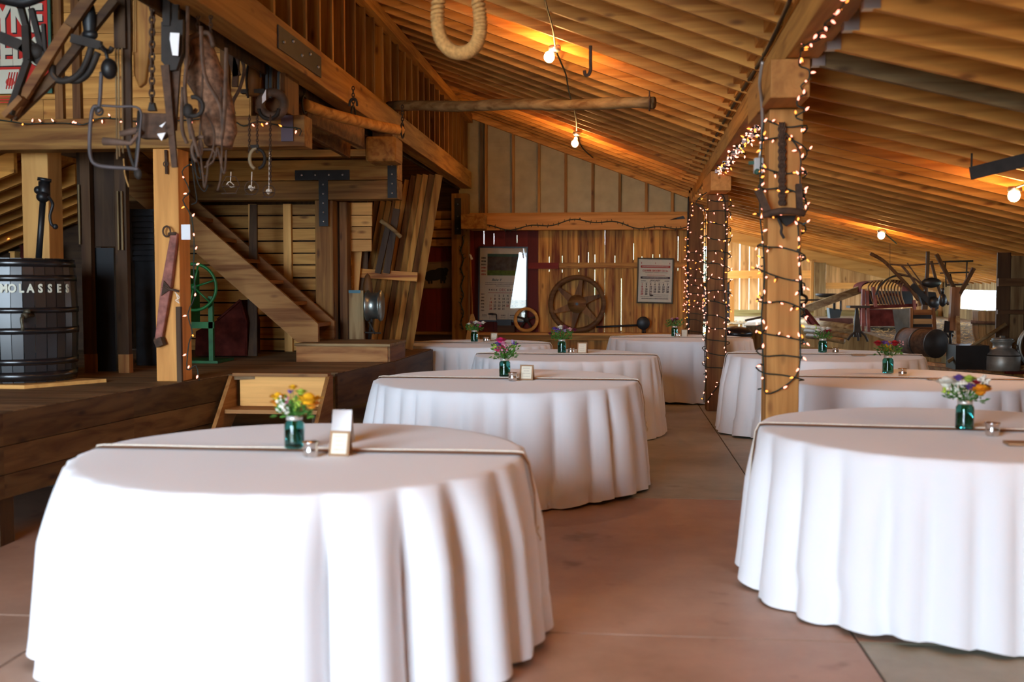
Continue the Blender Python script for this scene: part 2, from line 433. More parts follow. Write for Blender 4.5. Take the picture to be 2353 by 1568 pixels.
# gable above header: ribbed sheets
a = MB(); z = 2.5; xr0 = -2.42
sh = plain('ribbed_fibre_sheet', (.44, .36, .20), .7, noise=.12, nscale=5)
while z < 4.1:
    x1 = min(1.1, 1.067-(z-.02-2.815)/.3747+.35)
    a.box(xr0, x1, YB+.02, YB+.03, z, z+.052); a.box(xr0, x1, YB+.026, YB+.034, z+.052, z+.075); z += .075
struct('gable_sheet', a, sh, wall_b)
for p in (1118, 1180, 1239, 1300, 1362, 1424, 1485, 1545):
    x = aY(p, 400, YB).x
    a = MB(); a.box(x-.019, x+.019, YB-.07, YB+.018, 2.52, zl(x)+.1); struct('stud', a, W['beamZ'], wall_b)
x = aY(1110, 400, YB).x
a = MB(); a.box(x-.05, x+.02, YB-.02, YB+.018, 2.52, zl(x)); struct('stud', a, W['greyZ'], wall_b)
a = MB(); a.prism([(-2.24, YB-.08, zl(-2.24)-.07), (1.1, YB-.08, zl(1.1)-.07), (1.1, YB-.08, zl(1.1)+.02), (-2.24, YB-.08, zl(-2.24)+.02)], (0, .08, 0)); struct('top_plate', a, W['roofX'], wall_b)
a = MB(); a.box(-2.24, 1.1, YB-.13, YB, 2.49, 2.535); struct('sill_plate', a, W['roofX'], wall_b)
# closing wall behind the left half, full height
a = MB()
z = 0
while z < 6.4: a.box(-8.1, -2.42, YB+.03, YB+.06, z, z+.2); z += .2
struct('wall_back_stall', a, W['brownX'])
# right bay: end wall at Y 20.3, closing wall
YE = 20.3
a = MB()
xg = [aY(p, 600, YE).x for p in (1667, 1700, 1722, 1744, 1775, 1800, 1826, 1868, 1897, 1930, 1962, 2000, 2036, 2075, 2108)]
gw = {1: .009, 2: .006, 3: .006, 6: .005, 8: .012, 13: .004}
xs = xg+[6.05]
for i in range(len(xs)-1):
    w = gw.get(i, 0)
    a.box(xs[i]+w, xs[i+1]-gw.get(i+1, 0), YE, YE+.03, .0, 2.6)
a.box(1.2, aY(1612, 600, YE).x, YE, YE+.03, .0, 2.75); a.box(1.2, aY(1667, 600, YE).x, YE, YE+.03, 2.15, 2.8)
wall_e = struct('wall_end', a, wood('end_wall_board', (.86, .62, .42), 'Z', dark=.35))
def ze(px, py): return aY(px, py, YE).z
a = MB(); a.box(2.03, aY(1866, 600, YE).x, YE-.05, YE, ze(1700, 640), ze(1700, 622)); struct('rail', a, W['paleX'], wall_e)
a = MB(); a.box(aY(1895, 600, YE).x, 5.9, YE-.05, YE, ze(1900, 664), ze(1900, 650)); struct('rail', a, W['paleX'], wall_e)
a = MB(); a.prism([(2.03, YE-.06, zr(2.03)-.16), (5.98, YE-.06, zr(5.98)-.16), (5.98, YE-.06, zr(5.98)+.15), (2.03, YE-.06, zr(2.03)+.15)], (0, .05, 0)); struct('top_plate', a, W['paleX'], wall_e)
x = aY(1866, 600, YE).x; a = MB(); a.box(x-.03, x+.02, YE-.08, YE-.005, .5, zr(x)-.16); struct('stud', a, W['paleZ'], wall_e)
x = aY(1881, 600, YE).x; a = MB(); a.box(x-.09, x+.11, YE-.14, YE-.085, .5, zr(x)-.16); struct('stud', a, W['greyZ'], wall_e)
a = MB(); a.box(2.03, 5.9, YE-.09, YE-.01, ze(1720, 738), ze(1720, 712)); o = struct('base_plank', a, wood('green_treated_plank', (.34, .34, .2), 'X', knots=False), wall_e)
a = MB(); a.box(1.18, 1.22, 16.45, 20.3, 0, .25); a.box(1.18, 1.22, 16.45, 20.3, 2.45, 2.7); struct('wall_bay', a, W['brownZ'])
a = MB(); a.prism([(.7, 16.5, 2.3), (1.22, 16.5, 2.3), (1.22, 16.5, 3.2), (.7, 16.5, 3.2)], (0, .05, 0)); struct('trim_gable', a, W['brownZ'])

a = MB(); vs = []; fs = []; nx = 70
for j in range(7):
    for i in range(nx+1):
        r_ = R.uniform(-.3, .3); vs.append((-9+15*i/nx, 24.5+.5*j+r_, [-.16, .7, 1.4, 1.9, 2.3, 2.5, 2.5][j]+R.uniform(-.12, .12)*(j > 0)+.25*math.sin(i*.45)*(j > 3)))
for j in range(6):
    for i in range(nx): q = j*(nx+1)+i; fs.append((q, q+1, q+nx+2, q+nx+1))
a.add(vs, fs, True); struct('slit_dimming_hedge', a, plain('dimming_hedge_green', (.20, .22, .12), .9, noise=.6, nscale=3.))  # bushy bank added behind the walls to dim the sky in the slits
# ---- loft wall (X = -2.24)
XL = -2.24
a = MB(); y = 4.0
while y < 16.2: a.box(-2.42, -2.4, y, y+.148, 2.9, zl(-2.4)+.1); y += .15
loft = struct('wall_loft', a, W['darkZ'])  # darkest wood for the sheathing, putting the loft's shade into its colour
for k in range(34):
    y = 4.32+k*.4064*.9
    if y > 16.1: break
    a = MB(); a.box(XL-.15, XL-.005, y, y+.04, 3.1, zl(XL)); 
    obj('stud', a, W['studZ'], loft)
a = MB(); a.beam((XL+.0, 4.0, 4.0), (XL+.0, 16.25, 3.97), .09, .12); obj('top_plate', a, W['beamY'], loft)
# loft floor boards (closes the space under the loft)
a = MB(); y = 7.75
while y < 16.2: a.box(-8.1, -2.45, y, y+.195, 3.05, 3.1); y += .2
struct('ceiling_loft', a, W['brownX'])
# ---- plank wall over the fairy-light beam
a = MB(); z = 2.66
while z < 5.6:
    h = .155
    x = -8.0
    while x < -2.62:
        w = R.uniform(.8, 1.6)
        a.box(x, min(x+w, -2.62), 7.5, 7.53, z, z+h-.003); x += w+.003
    z += h
wp = struct('wall_loft_front', a, W['slatX'])
for p in (140, 180, 520):
    q = aY(p, 150, 7.5); a = MB(); a.box(q.x-.03, q.x+.03, 7.46, 7.5, 2.66, 4.4); obj('batten', a, W['brownZ'], wp)
# ---- lean-to roof seen under the beam at the far left
a = MB()
for k in range(24):
    y = 8.3+k*.33
    p = (-4.3, y, 2.62+.0*k); q = (-8.0, y, 1.35)
    (y < 10.7) and a.prism([(-4.9, y, 2.37), (-8.0, y, 1.2), (-8.0, y, 1.38), (-4.9, y, 2.55)], (0, .05, 0))
a.prism([(-4.9, 8.1, 2.56), (-8.0, 8.1, 1.39), (-8.0, 10.8, 1.39), (-4.9, 10.8, 2.56)], (0, 0, .04))
struct('ceiling_shed', a, W['roofX'])
# ---- earth heap and curb in the right bay
a = MB(); nx, ny = 30, 46
def zg(x, y): return .46+.085*max(0, min(4.6, y-11.9))+.015*math.sin(5*x+1.7*y)*math.sin(3.1*y)
def xc(y):
    if y < 12.2: return 4.4+(12.2-y)*4
    if y < 13.5: return 3.9+(13.5-y)*.385
    if y < 16.4: return 3.3+(16.4-y)*.207
    return 1.3
vs = []; fs = []
for j in range(ny+1):
    y = 11.9+j*(20.28-11.9)/ny; x0 = xc(y)
    for i in range(nx+1):
        x = x0+.0+(5.99-x0)*i/nx; vs.append((x, y, zg(x, y)))
for j in range(ny):
    for i in range(nx):
        q = j*(nx+1)+i; fs.append((q, q+1, q+nx+2, q+nx+1))
a.add(vs, fs, True); o = obj('earth_floor', a, M_dirt); o['kind'] = 'structure'
# ================================================================ TIMBERS (things)
def timber(name, mb, mat, label, cat='beam', bevel=.006, group=None):
    o = single(name, mb, mat, label, cat, group, bevel); o['kind'] = 'thing'; return o
def strap(parent, x0, x1, y, z0, z1, bolts=3, vert=True):
    a = MB(); a.box(x0, x1, y-.008, y, z0, z1); o = obj('strap_plate', a, M_blk2, parent)
    for i in range(bolts):
        t = (i+.5)/bolts
        c = ((x0+x1)/2, y-.014, z0+(z1-z0)*t) if vert else (x0+(x1-x0)*t, y-.014, (z0+z1)/2)
        bb = MB(); bb.ball(c, .011, n=8, m=5); obj('bolt', bb, M_zinc, o)
    return o
a = MB(); a.prism([(.80+.0185*-6, -6, 2.69), (.80+.0185*16.3, 16.3, 2.69), (.98+.0185*16.3, 16.3, 2.69), (.98-.0185*6, -6, 2.69)], (0, 0, .215))
purlin = timber('roof_beam', a, W['beamY'], 'long main roof beam lit with fairy lights above the wrapped posts')
a = MB(); a.box(.79+.0185*6.6, .79+.0185*6.6+.012, 6.55, 6.75, 2.56, 2.80); o = obj('strap_plate', a, M_blk2, purlin)
a = MB(); a.box(.875, 1.065, 6.3, 6.5, 0, 2.47)
P1 = timber('timber_post', a, W['wideZ'], 'wide pale post wrapped in fairy lights, hung with a chain and iron tool', 'post')
a = MB(); a.box(.83, 1.04, 5.95, 6.95, 2.475, 2.685)
timber('bolster_block', a, W['postY'], 'short bolster block capping the wide pale post with the hanging chain', 'timber block')
a = MB(); a.box(1.04, 1.262, 12.28, 12.5, 0, 2.47)
P2 = timber('timber_post', a, W['brownZ'], 'dark post wrapped in fairy lights down to the concrete floor', 'post')
a = MB(); a.box(1.02, 1.24, 11.8, 12.9, 2.475, 2.685)
timber('bolster_block', a, W['postY'], 'short bolster block on top of the dark post in mid barn', 'timber block')
a = MB(); a.box(1.075, 1.287, 16.06, 16.26, 0, 2.68)
P3 = timber('timber_post', a, W['brownZ'], 'dark brown post against the gable wall, dotted with tiny lights', 'post')
a = MB(); a.box(-2.2, 1.06, 16.04, 16.2, 2.265, 2.485)
timber('header_beam', a, W['postX'], 'header beam across the gable wall below the pale sheeting')
a = MB(); a.box(-2.488, -2.233, 16.0, 16.22, 0, 2.82)
P4 = timber('timber_post', a, W['beamZ'], 'corner post between the bull picture and the large calendar', 'post')
strap(P4, -2.44, -2.34, 16.0, 2.2, 2.75, 3)
a = MB(); a.box(-2.3, -1.95, 15.7, 16.03, 2.27, 2.49)
timber('bolster_block', a, W['beamY'], 'stub block beside the steel strap at the gable corner post', 'timber block')
# loft beam
a = MB(); a.prism([(XL-.1, 4.0, 2.95), (XL+.06, 4.0, 2.95), (XL+.06, 4.0, 3.2), (XL-.1, 4.0, 3.2)], (0, 12.0, -.06))
LB = timber('loft_beam', a, W['studY'], 'long sloping loft beam carrying the stud wall of the hay loft')
q1, q2 = aX(612, 62, XL+.06), aX(690, 145, XL+.06)
a = MB(); a.box(XL+.062, XL+.07, 6.75, 7.75, 2.98, 3.13); o = obj('strap_plate', a, M_blk2, LB)
for i in range(5):
    bb = MB(); bb.ball((XL+.074, 6.85+.2*i, 3.06+(.03 if i % 2 else -.02)), .012, n=8, m=5); obj('bolt', bb, M_zinc, o)
a = MB(); a.box(-2.9, -2.68, 3.0, 7.45, 3.16, 3.38)
timber('loft_beam', a, W['brownY'], 'shorter loft beam ending at the plank wall above the hanging tackle')
# fairy-light beam and its post
a = MB(); a.box(-6.0, -2.2, 7.41, 7.6, 2.437, 2.657)
timber('front_beam', a, W['studX'], 'beam with fairy lights under the red feed sign')
a = MB(); a.box(-3.327, -3.14, 7.42, 7.62, .752, 2.435)
P5 = timber('timber_post', a, W['postZ'], 'pale post on the stage edge with a red singletree leaning on it', 'post')
q = [aY(p, 300, 7.35).x for p in (592, 662, 640, 672)]
a = MB(); a.box(q[0], q[1], 7.3, 7.62, 2.66, 3.15)
timber('bolster_block', a, W['brownZ'], 'upright block joining front beam and sloping loft beam', 'timber block')
a = MB(); a.box(aY(644, 300, 7.38).x, aY(672, 300, 7.38).x, 7.395, 7.405, aY(650, 325, 7.4).z, aY(650, 265, 7.4).z)
single('steel_plate', a, plain('violet_grey_steel', (.09, .06, .08), .5, .2), 'purplish steel plate at the end of the fairy-light beam', 'plate')
a = MB(); a.box(-4.5, -4.29, 7.72, 7.93, .752, 2.7)
timber('timber_post', a, W['paleZ'], 'pale new post directly behind the molasses barrel', 'post')
# big double beam under the loft
BB_ = thing('double_beam', 'double timber beam with T-shaped steel strap above the staircase', 'beam', (-3.4, 10.4, 2.29)); BB_['kind'] = 'thing'
for z0, z1 in ((2.29, 2.475), (2.48, 2.68)):
    a = MB(); a.box(-5.2, -2.13, 10.3, 10.52, z0, z1); obj('timber', a, W['studX'], BB_, .005)
x0, x1 = aY(678, 400, 10.29).x, aY(803, 400, 10.29).x
z0, z1 = aY(740, 414, 10.29).z, aY(740, 391, 10.29).z
strap(BB_, x0, x1, 10.298, z0, z1, 4, False)
x0, x1 = aY(732, 400, 10.29).x, aY(753, 400, 10.29).x
strap(BB_, x0, x1, 10.297, aY(740, 520, 10.29).z, z0, 5)
x0, x1 = aY(914, 400, 10.29).x, aY(935, 400, 10.29).x
strap(BB_, -2.23, -2.14, 10.297, aY(920, 455, 10.3).z, aY(920, 368, 10.3).z, 4)
a = MB(); a.box(-5.2, -2.3, 10.3, 10.5, 2.71, 2.78); timber('loft_plate', a, W['paleX'], 'pale plank lying on the double timber beam')
for i, p in enumerate((470, 555, 640, 725, 800)):
    q = aY(p, 355, 10.2).x; a = MB(); a.box(q-.03, q+.03, 8.1, 10.9, 2.80, 2.98); timber('floor_joist', a, W['brownY'], 'dark loft joists resting on the double timber beam', 'joist', 0, 'loft joists')
a = MB(); a.box(-2.36, -2.16, 10.2, 10.5, 2.685, 2.94); timber('bolster_block', a, W['brownZ'], 'block between double timber beam and sloping loft beam', 'timber block')
a = MB(); q = aY(885, 345, 9.9); a.box(q.x-.17, q.x+.12, 9.8, 10.15, q.z-.12, q.z+.12); 
timber('log_stub', a, W['beamY'], 'rounded timber stub under the sloping loft beam near the strap', 'timber block', .03)
a = MB(); a.box(-2.982, -2.8, 10.36, 10.54, .752, 2.288); PM = timber('timber_post', a, W['studZ'], 'post under the T-shaped strap behind the staircase', 'post')
a = MB(); a.box(-2.79, -2.71, 10.56, 10.72, .752, 2.288); timber('stud_post', a, W['brownZ'], 'thin dark post beside the post with the T-shaped strap', 'post')
# diagonal braces under the loft
for (p0, p1, Y0, w_, lb) in (((700, 255), (832, 318), 8.6, .17, 'upper slanting brace board under the sloping loft beam'), ((655, 262), (800, 345), 8.9, .15, 'lower slanting brace board running to the double beam')):
    A = aY(*p0, Y0-.5); B = aY(*p1, Y0+.8); a = MB(); a.beam(A, B, .05, w_); timber('brace_board', a, W['brownX'], lb, 'brace')
# ================================================================ CAMERA, WORLD, LIGHT
cd = bpy.data.cameras.new('camera'); cam = bpy.data.objects.new('camera', cd); COL.objects.link(cam)
cd.sensor_width = 36; cd.lens = FOC*36/IW; cam.location = CAM
cam.rotation_euler = (PI/2-PIT, 0, YAW)
cd.dof.use_dof = True; cd.dof.focus_distance = 10.5; cd.dof.aperture_fstop = 1.9
cd.clip_end = 300
sc.camera = cam
w = bpy.data.worlds.new('sky'); sc.world = w; w.use_nodes = True
bg = w.node_tree.nodes['Background']; bg.inputs['Color'].default_value = (.68, .84, 1.0, 1); bg.inputs['Strength'].default_value = 20.5
def portal(loc, rot, sx_, sy_):
    l = bpy.data.lights.new('daylight_opening', 'AREA'); l.shape = 'RECTANGLE'; l.size = sx_; l.size_y = sy_
    l.cycles.is_portal = True
    o = bpy.data.objects.new('daylight_opening', l); COL.objects.link(o); o.location = loc; o.rotation_euler = rot
portal((-3.5, -2.52, 2.05), (PI/2, 0, 0), 4.3, 4.15)          # barn door behind the camera, facing +Y
portal((6.05, 16.0, 1.18), (0, PI/2, 0), .4, 6.7)
portal((1.2, 18.35, 1.35), (0, -PI/2, 0), 2.2, 3.7)
sc.view_settings.view_transform = 'Standard'; sc.view_settings.look = 'None'
sc.view_settings.gamma = 1.0; sc.view_settings.use_curve_mapping = False
sc.view_settings.exposure = 0.5

# ================================================================ TABLES
def cloth_mesh(seed, Rt, nf=21, amp=.042, flare=.065):
    rr = random.Random(seed); n = 240; rings = []
    ph = [rr.uniform(0, 2*PI) for _ in range(6)]
    # fold centres with uneven spacing
    cs = []; t = 0
    while t < 2*PI: cs.append(t); t += 2*PI/nf*rr.uniform(.6, 1.45)
    pk = [rr.uniform(.5, 1.25) for _ in cs]
    def fold(th):
        th %= 2*PI
        for i in range(len(cs)):
            a0 = cs[i]; a1 = cs[(i+1) % len(cs)]+(2*PI if i == len(cs)-1 else 0)
            tt = th if th >= cs[0] else th+2*PI
            if a0 <= tt < a1:
                u = (tt-a0)/(a1-a0); h = pk[i]*(1-u)+pk[(i+1) % len(cs)]*u
                return h*(math.sin(PI*u)**.75)*1.3-.45
        return 0
    F = [fold(2*PI*j/n) for j in range(n)]
    m = MB(); vs = [(0, 0, .762)]
    prof = [(Rt*.3, .762, 0), (Rt*.6, .762, 0), (Rt*.85, .762, 0), (Rt-.03, .762, 0), (Rt-.006, .7605, 0), (Rt+.004, .752, .02)]
    for q in range(1, 17):
        s_ = q/16; prof.append((Rt+.006+flare*s_**1.15, .752-.735*s_, s_))
    for k, (r_, z, s_) in enumerate(prof):
        for j in range(n):
            th = 2*PI*j/n
            lean = .22*s_*math.sin(2*th+ph[0])
            d = amp*min(1, s_*2.6)**.6*F[int(j+lean*6) % n]*(1+.25*math.sin(3*th+ph[1])) if s_ > 0 else 0
            hem = .012*math.sin(5*th+ph[2])*s_+(.014*F[j]*s_ if s_ == 1 else 0)
            zz = z+(hem if s_ > .9 else 0)
            if s_ == 0: zz += .0012*math.sin(7*th+ph[3]+r_*9)
            vs.append(((r_+d)*math.cos(th), (r_+d)*math.sin(th), max(.008, zz)))
    fs = [(0, 1+j, 1+(j+1) % n) for j in range(n)]
    for k in range(len(prof)-1):
        for j in range(n):
            j2 = (j+1) % n; fs.append((1+k*n+j, 1+(k+1)*n+j, 1+(k+1)*n+j2, 1+k*n+j2))
    m.add(vs, fs, True); return m
tname = dict(A='tall white card', B='magenta bouquet', C='white-rose bouquet', E='small dark bouquet', F='burgundy and pink bouquet by the stage', D='orange and white bouquet', G='crimson bouquet', H='cream-flower bouquet')
TB = dict(A=(-1.30, 4.33, .92, 3), B=(-.80, 7.74, .96, 5), C=(-.49, 10.45, .89, 8), E=(.83, 13.85, .90, 13), F=(-1.60, 12.35, .84, 21), D=(1.66, 5.26, .95, 34), G=(2.10, 8.08, .93, 55), H=(2.04, 10.7, .93, 89))
desc = dict(A='white floor-length tablecloth on the table with the tall white card and yellow flowers',
            B='white floor-length tablecloth on the table with the magenta bouquet',
            C='white tablecloth on the table in front of the big wooden wheel',
            E='white tablecloth on the table under the framed January calendar, partly behind a lit post',
            F='white tablecloth on the table beside the stage end and the broom',
            D='white tablecloth on the table with orange and white flowers beside the wide lit post',
            G='white tablecloth on the table with the crimson bouquet, just behind the wide post',
            H='white tablecloth on the table with cream flowers between the two lit posts')
# burlap ribbon and twine running across each table, hanging over both ends
def runner(key, cx, cy, Rt, ang, twine=True):
    rt = thing('table_runner', 'burlap and twine runner across the table with the '+tname[key], 'table runner', (cx, cy, .765), 'burlap table runners')
    ca, sa = math.cos(ang), math.sin(ang)
    rr = random.Random(len(key)+int(cx*100))
    def pt(u, v, z): return (cx+u*ca-v*sa, cy+u*sa+v*ca, z)
    path = [(-Rt-.045, .44), (-Rt-.035, .6), (-Rt-.02, .725), (-Rt+.0, .764), (-Rt+.03, .7675)]
    path += [(-Rt+.03+(2*Rt-.06)*k/30, .7675) for k in range(1, 30)]
    path += [(Rt-.03, .7675), (Rt+.0, .765), (Rt+.025, .725), (Rt+.05, .6), (Rt+.055, .44)]
    m = MB(); vs = []; w_ = .024
    for i, (u, z) in enumerate(path):
        wv = .004*math.sin(u*6+cx)
        for s_ in (-1, 1): vs.append(pt(u, wv+s_*w_-.012, z))
    n = len(path); vs2 = [(v[0], v[1], v[2]+.0016) for v in vs]
    fs = [(2*i, 2*i+1, 2*i+3, 2*i+2) for i in range(n-1)]+[(2*n+2*i, 2*n+2*i+2, 2*n+2*i+3, 2*n+2*i+1) for i in range(n-1)]
    m.add(vs+vs2, fs); obj('ribbon', m, M_burlap, rt)
    m = MB(); pts = []
    for i, (u, z) in enumerate(path):
        pts.append(pt(u, .018+.007*math.sin(u*9+2), z+.006))
    # looped tail
    u, z = path[-1]
    pts += [pt(u+.02, .02, z-.03), pt(u+.015, .05, z-.05), pt(u, .05, z-.02), pt(u+.01, .02, z+.02)]
    m.tube(pts, .0038, 6); obj('twine', m, M_twine, rt)
    return rt
def card(loc, rz, w_, h_, label, back=M_kraft, face=M_cream, lines=4, lean=.3):
    t = thing('tent_card', label, 'card', loc, 'tent cards', rz)
    m = MB(); d = h_*lean
    for s_ in (-1, 1):
        m.prism([(-w_/2, s_*d, 0), (w_/2, s_*d, 0), (w_/2, s_*.001, h_), (-w_/2, s_*.001, h_)], (0, -s_*.0015, 0))
    obj('folded_board', m, back, t, local=True)
    if face:
        def P_(x, z, o): return (x, -d*(1-z/h_)-o, z)
        m = MB(); i_ = .12
        x0, x1, z0, z1 = -w_/2+w_*i_, w_/2-w_*i_, h_*.1, h_*.9
        m.prism([P_(x0, z0, .0012), P_(x1, z0, .0012), P_(x1, z1, .0012), P_(x0, z1, .0012)], (0, -.0008, 0)); f = obj('paper_face', m, face, t, local=True)
        m = MB(); rr = random.Random(int(loc[0]*1000))
        for k in range(lines):
            z = z1-(z1-z0)*(k+.8)/(lines+.6); ww = (x1-x0)*rr.uniform(.45, .8); x = -ww/2
            while x < ww/2:
                q = rr.uniform(.002, .006); m.tube([P_(x, z, .0026), P_(x+q*.5, z+.004, .0026), P_(x+q, z, .0026)], .0007, 4); x += q+rr.uniform(.0005, .004)
        obj('handwriting', m, plain('faded_ink', (.25, .2, .18), .8), f, local=True)
    return t
# mason jar (built at the origin, then copied)
jar0 = thing('mason_jar', 'teal mason jar', 'jar', (0, 0, 0), 'teal mason jars')
prof = [(.0, .004), (.030, .004), (.036, .010), (.0375, .02), (.0375, .105), (.036, .118), (.0285, .130), (.0275, .134), (.0275, .152)]
inner = [(r_-.0025, z+.003) for r_, z in prof[1:]]
m = MB(); m.lathe([(0, 0), (.032, 0), (.0385, .008)]+prof[3:]+[(.025, .152), (.025, .134), (.0335, .117), (.035, .105), (.035, .02), (.031, .008), (0, .007)], n=28, cap=False)
gl = obj('glass_body', m, M_gjar, jar0, local=True)
m = MB(); m.lathe([(.0295, .134), (.0305, .135), (.0305, .156), (.0255, .156), (.0255, .152), (.0295, .150), (.0295, .134)], n=28, cap=False)
obj('screw_ring', m, plain('pale_zinc_ring', (.72, .70, .66), .35, .6), jar0, local=True)
m = MB(); m.lathe([(0, .009), (.033, .009), (.0343, .02), (.0343, .085), (0, .085)], n=24, cap=False)
obj('water', m, glassm('jar_water', (.75, .95, .93), .0, 1.33), jar0, local=True)
# votive
vot0 = thing('votive_candle', 'silver votive', 'candle', (0, 0, 0), 'silver votive candle holders')
m = MB(); m.lathe([(0, 0), (.024, 0), (.03, .006), (.031, .03), (.027, .042), (.033, .058), (.034, .062), (.031, .062), (.025, .043), (.028, .03), (.026, .01), (0, .008)], n=28, cap=False)
obj('holder', m, M_silver, vot0, local=True)
m = MB(); m.lathe([(0, .009), (.0255, .011), (.027, .03), (.026, .036), (0, .036)], n=20, cap=False); obj('wax', m, M_wax, vot0, local=True)
# bouquets
def rose(c, r_, mat_key, parent, nm='bloom'):
    m = MB(); c = Vector(c)
    r_ = r_*1.15; m.ball(c, r_*.72, r_*.72, r_*.85, 9, 7, jit=.12)
    for ring_, (k, rad, tilt, sz) in enumerate(((4, .42, .25, .62), (6, .62, .6, .75), (8, .85, 1.0, .8))):
        for i in range(k):
            th = 2*PI*i/k+ring_*.5+R.random()*.3
            d = Vector((math.cos(th), math.sin(th), 0)); up = Vector((0, 0, 1))
            base = c+d*(r_*rad*.45)-up*r_*.35; n1 = d*math.sin(tilt)+up*math.cos(tilt)
            s1 = Vector((-d.y, d.x, 0)); L_ = r_*sz*1.35; w_ = r_*sz*.75
            vs = [base-s1*w_*.3, base+s1*w_*.3, base+n1*L_*.6+s1*w_, base+n1*L_+s1*w_*.45+d*r_*.12, base+n1*L_-s1*w_*.45+d*r_*.12, base+n1*L_*.6-s1*w_, base+n1*L_*.55+d*r_*.2]
            m.add(vs, [(0, 1, 6), (1, 2, 6), (2, 3, 6), (3, 4, 6), (4, 5, 6), (5, 0, 6)], True)
    return obj(nm, m, FC[mat_key], parent, local=True)
def spray(c, r_, mat_key, parent, n=14, s_=.006, stretch=1.):
    m = MB()
    for _ in range(n):
        v = Vector((R.gauss(0, 1), R.gauss(0, 1), R.gauss(0, 1)*stretch)); v = v.normalized()*r_*R.random()**.5; v.z *= stretch
        m.ball(Vector(c)+v, s_*R.uniform(.7, 1.3), n=6, m=4)
    return obj('small_blossoms', m, FC[mat_key], parent, local=True)
def bouquet(loc, label, blooms, sprays, h=.13, spread=.075, leaves=60, rz=0):
    t = thing('flower_bouquet', label, 'flowers', (loc[0], loc[1], loc[2]+.02), 'mason jar bouquets', rz)
    m = MB(); ends = [b[0] for b in blooms]+[s_[0] for s_ in sprays]
    for e in ends+[(R.uniform(-1, 1)*spread*.8, R.uniform(-1, 1)*spread*.6, .14+R.random()*h*.8) for _ in range(8)]:
        e = Vector(e); base = Vector((R.uniform(-.02, .02), R.uniform(-.02, .02), .0)); neck = Vector((e.x*.18, e.y*.18, .13))
        m.tube(curve_pts([base, neck, (neck+e)/2+Vector((e.x*.1, e.y*.1, 0)), e], 4), .0018, 5)
    obj('stems', m, M_stem, t, local=True)
    m = MB()
    for _ in range(leaves):
        th = R.uniform(0, 2*PI); rr_ = spread*R.random()**.6; z = .135+h*R.random()*.8*(.4+.6*rr_/spread)
        c = Vector((rr_*math.cos(th), rr_*math.sin(th)*.8, z)); d = (c-Vector((0, 0, .1))).normalized()+Vector((R.gauss(0, .5), R.gauss(0, .5), R.gauss(0, .5))); d.normalize()
        s1 = d.orthogonal().normalized(); L_ = R.uniform(.018, .036); w_ = L_*.28; nn = d.cross(s1)*L_*.08
        m.add([c, c+d*L_*.5+s1*w_+nn, c+d*L_, c+d*L_*.5-s1*w_+nn, c+d*L_*.5], [(0, 4, 1), (1, 4, 2), (2, 4, 3), (3, 4, 0)], True)
    obj('leaves', m, M_leaf, t, local=True)
    t.scale = (1.05, 1.05, .84)
    for p, r_, k in blooms: rose(p, r_, k, t)
    for p, r_, k, n_, s_, st_ in sprays: spray(p, r_, k, t, n_, s_, st_)
    return t
def dress(key, jpx, vpx, ang, first=[True]):
    cx, cy, Rt, seed = TB[key]
    o = obj('tablecloth', cloth_mesh(seed, Rt, nf=30, amp=.064 if key in 'BCEFGH' else .075), M_cloth, None, local=True)
    o.location = (cx, cy, 0); tag(o, desc[key], 'tablecloth', 'white floor-length tablecloths')
    t = thing('round_table', 'round folding table hidden under the cloth with the '+tname[key], 'table', (cx, cy, 0), 'round tables under the cloths')
    m = MB(); m.lathe([(0, .735), (Rt-.02, .735), (Rt-.012, .745), (Rt-.02, .756), (0, .756)], n=48, cap=False); obj('tabletop', m, W['greyX'], t, local=True)
    for i in range(4):
        m = MB(); th = PI/4+i*PI/2; m.tube([(Rt*.62*math.cos(th), Rt*.62*math.sin(th), .0), (Rt*.55*math.cos(th), Rt*.55*math.sin(th), .735)], .014, 8); obj('leg', m, M_iron, t, local=True)
    runner(key, cx, cy, Rt, ang)
    j = aZ(jpx[0], jpx[1], .7695)
    js = 1.12
    if first[0]: jr = jar0; jr.location = j
    else: jr = dup(jar0, j)
    jr['label'] = 'teal glass mason jar holding the '+bq[key]; 
    v = aZ(vpx[0], vpx[1], .764)
    if first[0]: vo = vot0; vo.location = v
    else: vo = dup(vot0, v)
    vo['label'] = 'small silver votive candle holder beside the '+bq[key]
    first[0] = False
    jr.scale = (1.12, 1.12, .9); return j
bq = dict(A='yellow, orange and pink flowers', B='magenta and purple flowers', C='white rose among dark purple flowers', E='dusky pink flowers under the January calendar', F='burgundy, pink and cream flowers',
          D='white, purple and orange flowers', G='two crimson roses with yellow sprigs', H='three cream flowers and one crimson')
jA = dress('A', (677, 1030), (714, 1050), -.0)
jB = dress('B', (1160, 866), (1178, 876), -.03)
jC = dress('C', (1291, 812), (1312, 814), -.03)
jE = dress('E', (1550, 774), (1556, 776), -.03)
jF = dress('F', (1090, 786), (1116, 787), -.03)
jD = dress('D', (2216, 986), (2280, 1002), -.1)
jG = dress('G', (2040, 858), (2074, 866), -.08)
jH = dress('H', (1890, 810), (1920, 814), -.05)
bouquet(jA, 'bunch of '+bq['A']+' with green buds in a jar', [((-.066, 0, .235), .024, 'yellow'), ((-.07, .01, .205), .022, 'orange'), ((.064, -.01, .225), .036, 'yellow'), ((.072, .0, .20), .026, 'orange'), ((-.004, .0, .285), .014, 'yellow'), ((.03, 0, .262), .017, 'lime')],
        [((-.045, -.02, .205), .03, 'white', 26, .008, 1.3), ((-.02, -.02, .215), .022, 'pink', 16, .007, 1.), ((-.028, -.03, .175), .02, 'white', 12, .007, 1.3), ((-.015, 0, .26), .014, 'purple', 8, .006, 1.), ((.02, -.02, .20), .035, 'lime', 16, .006, 1.)], leaves=170, spread=.07)
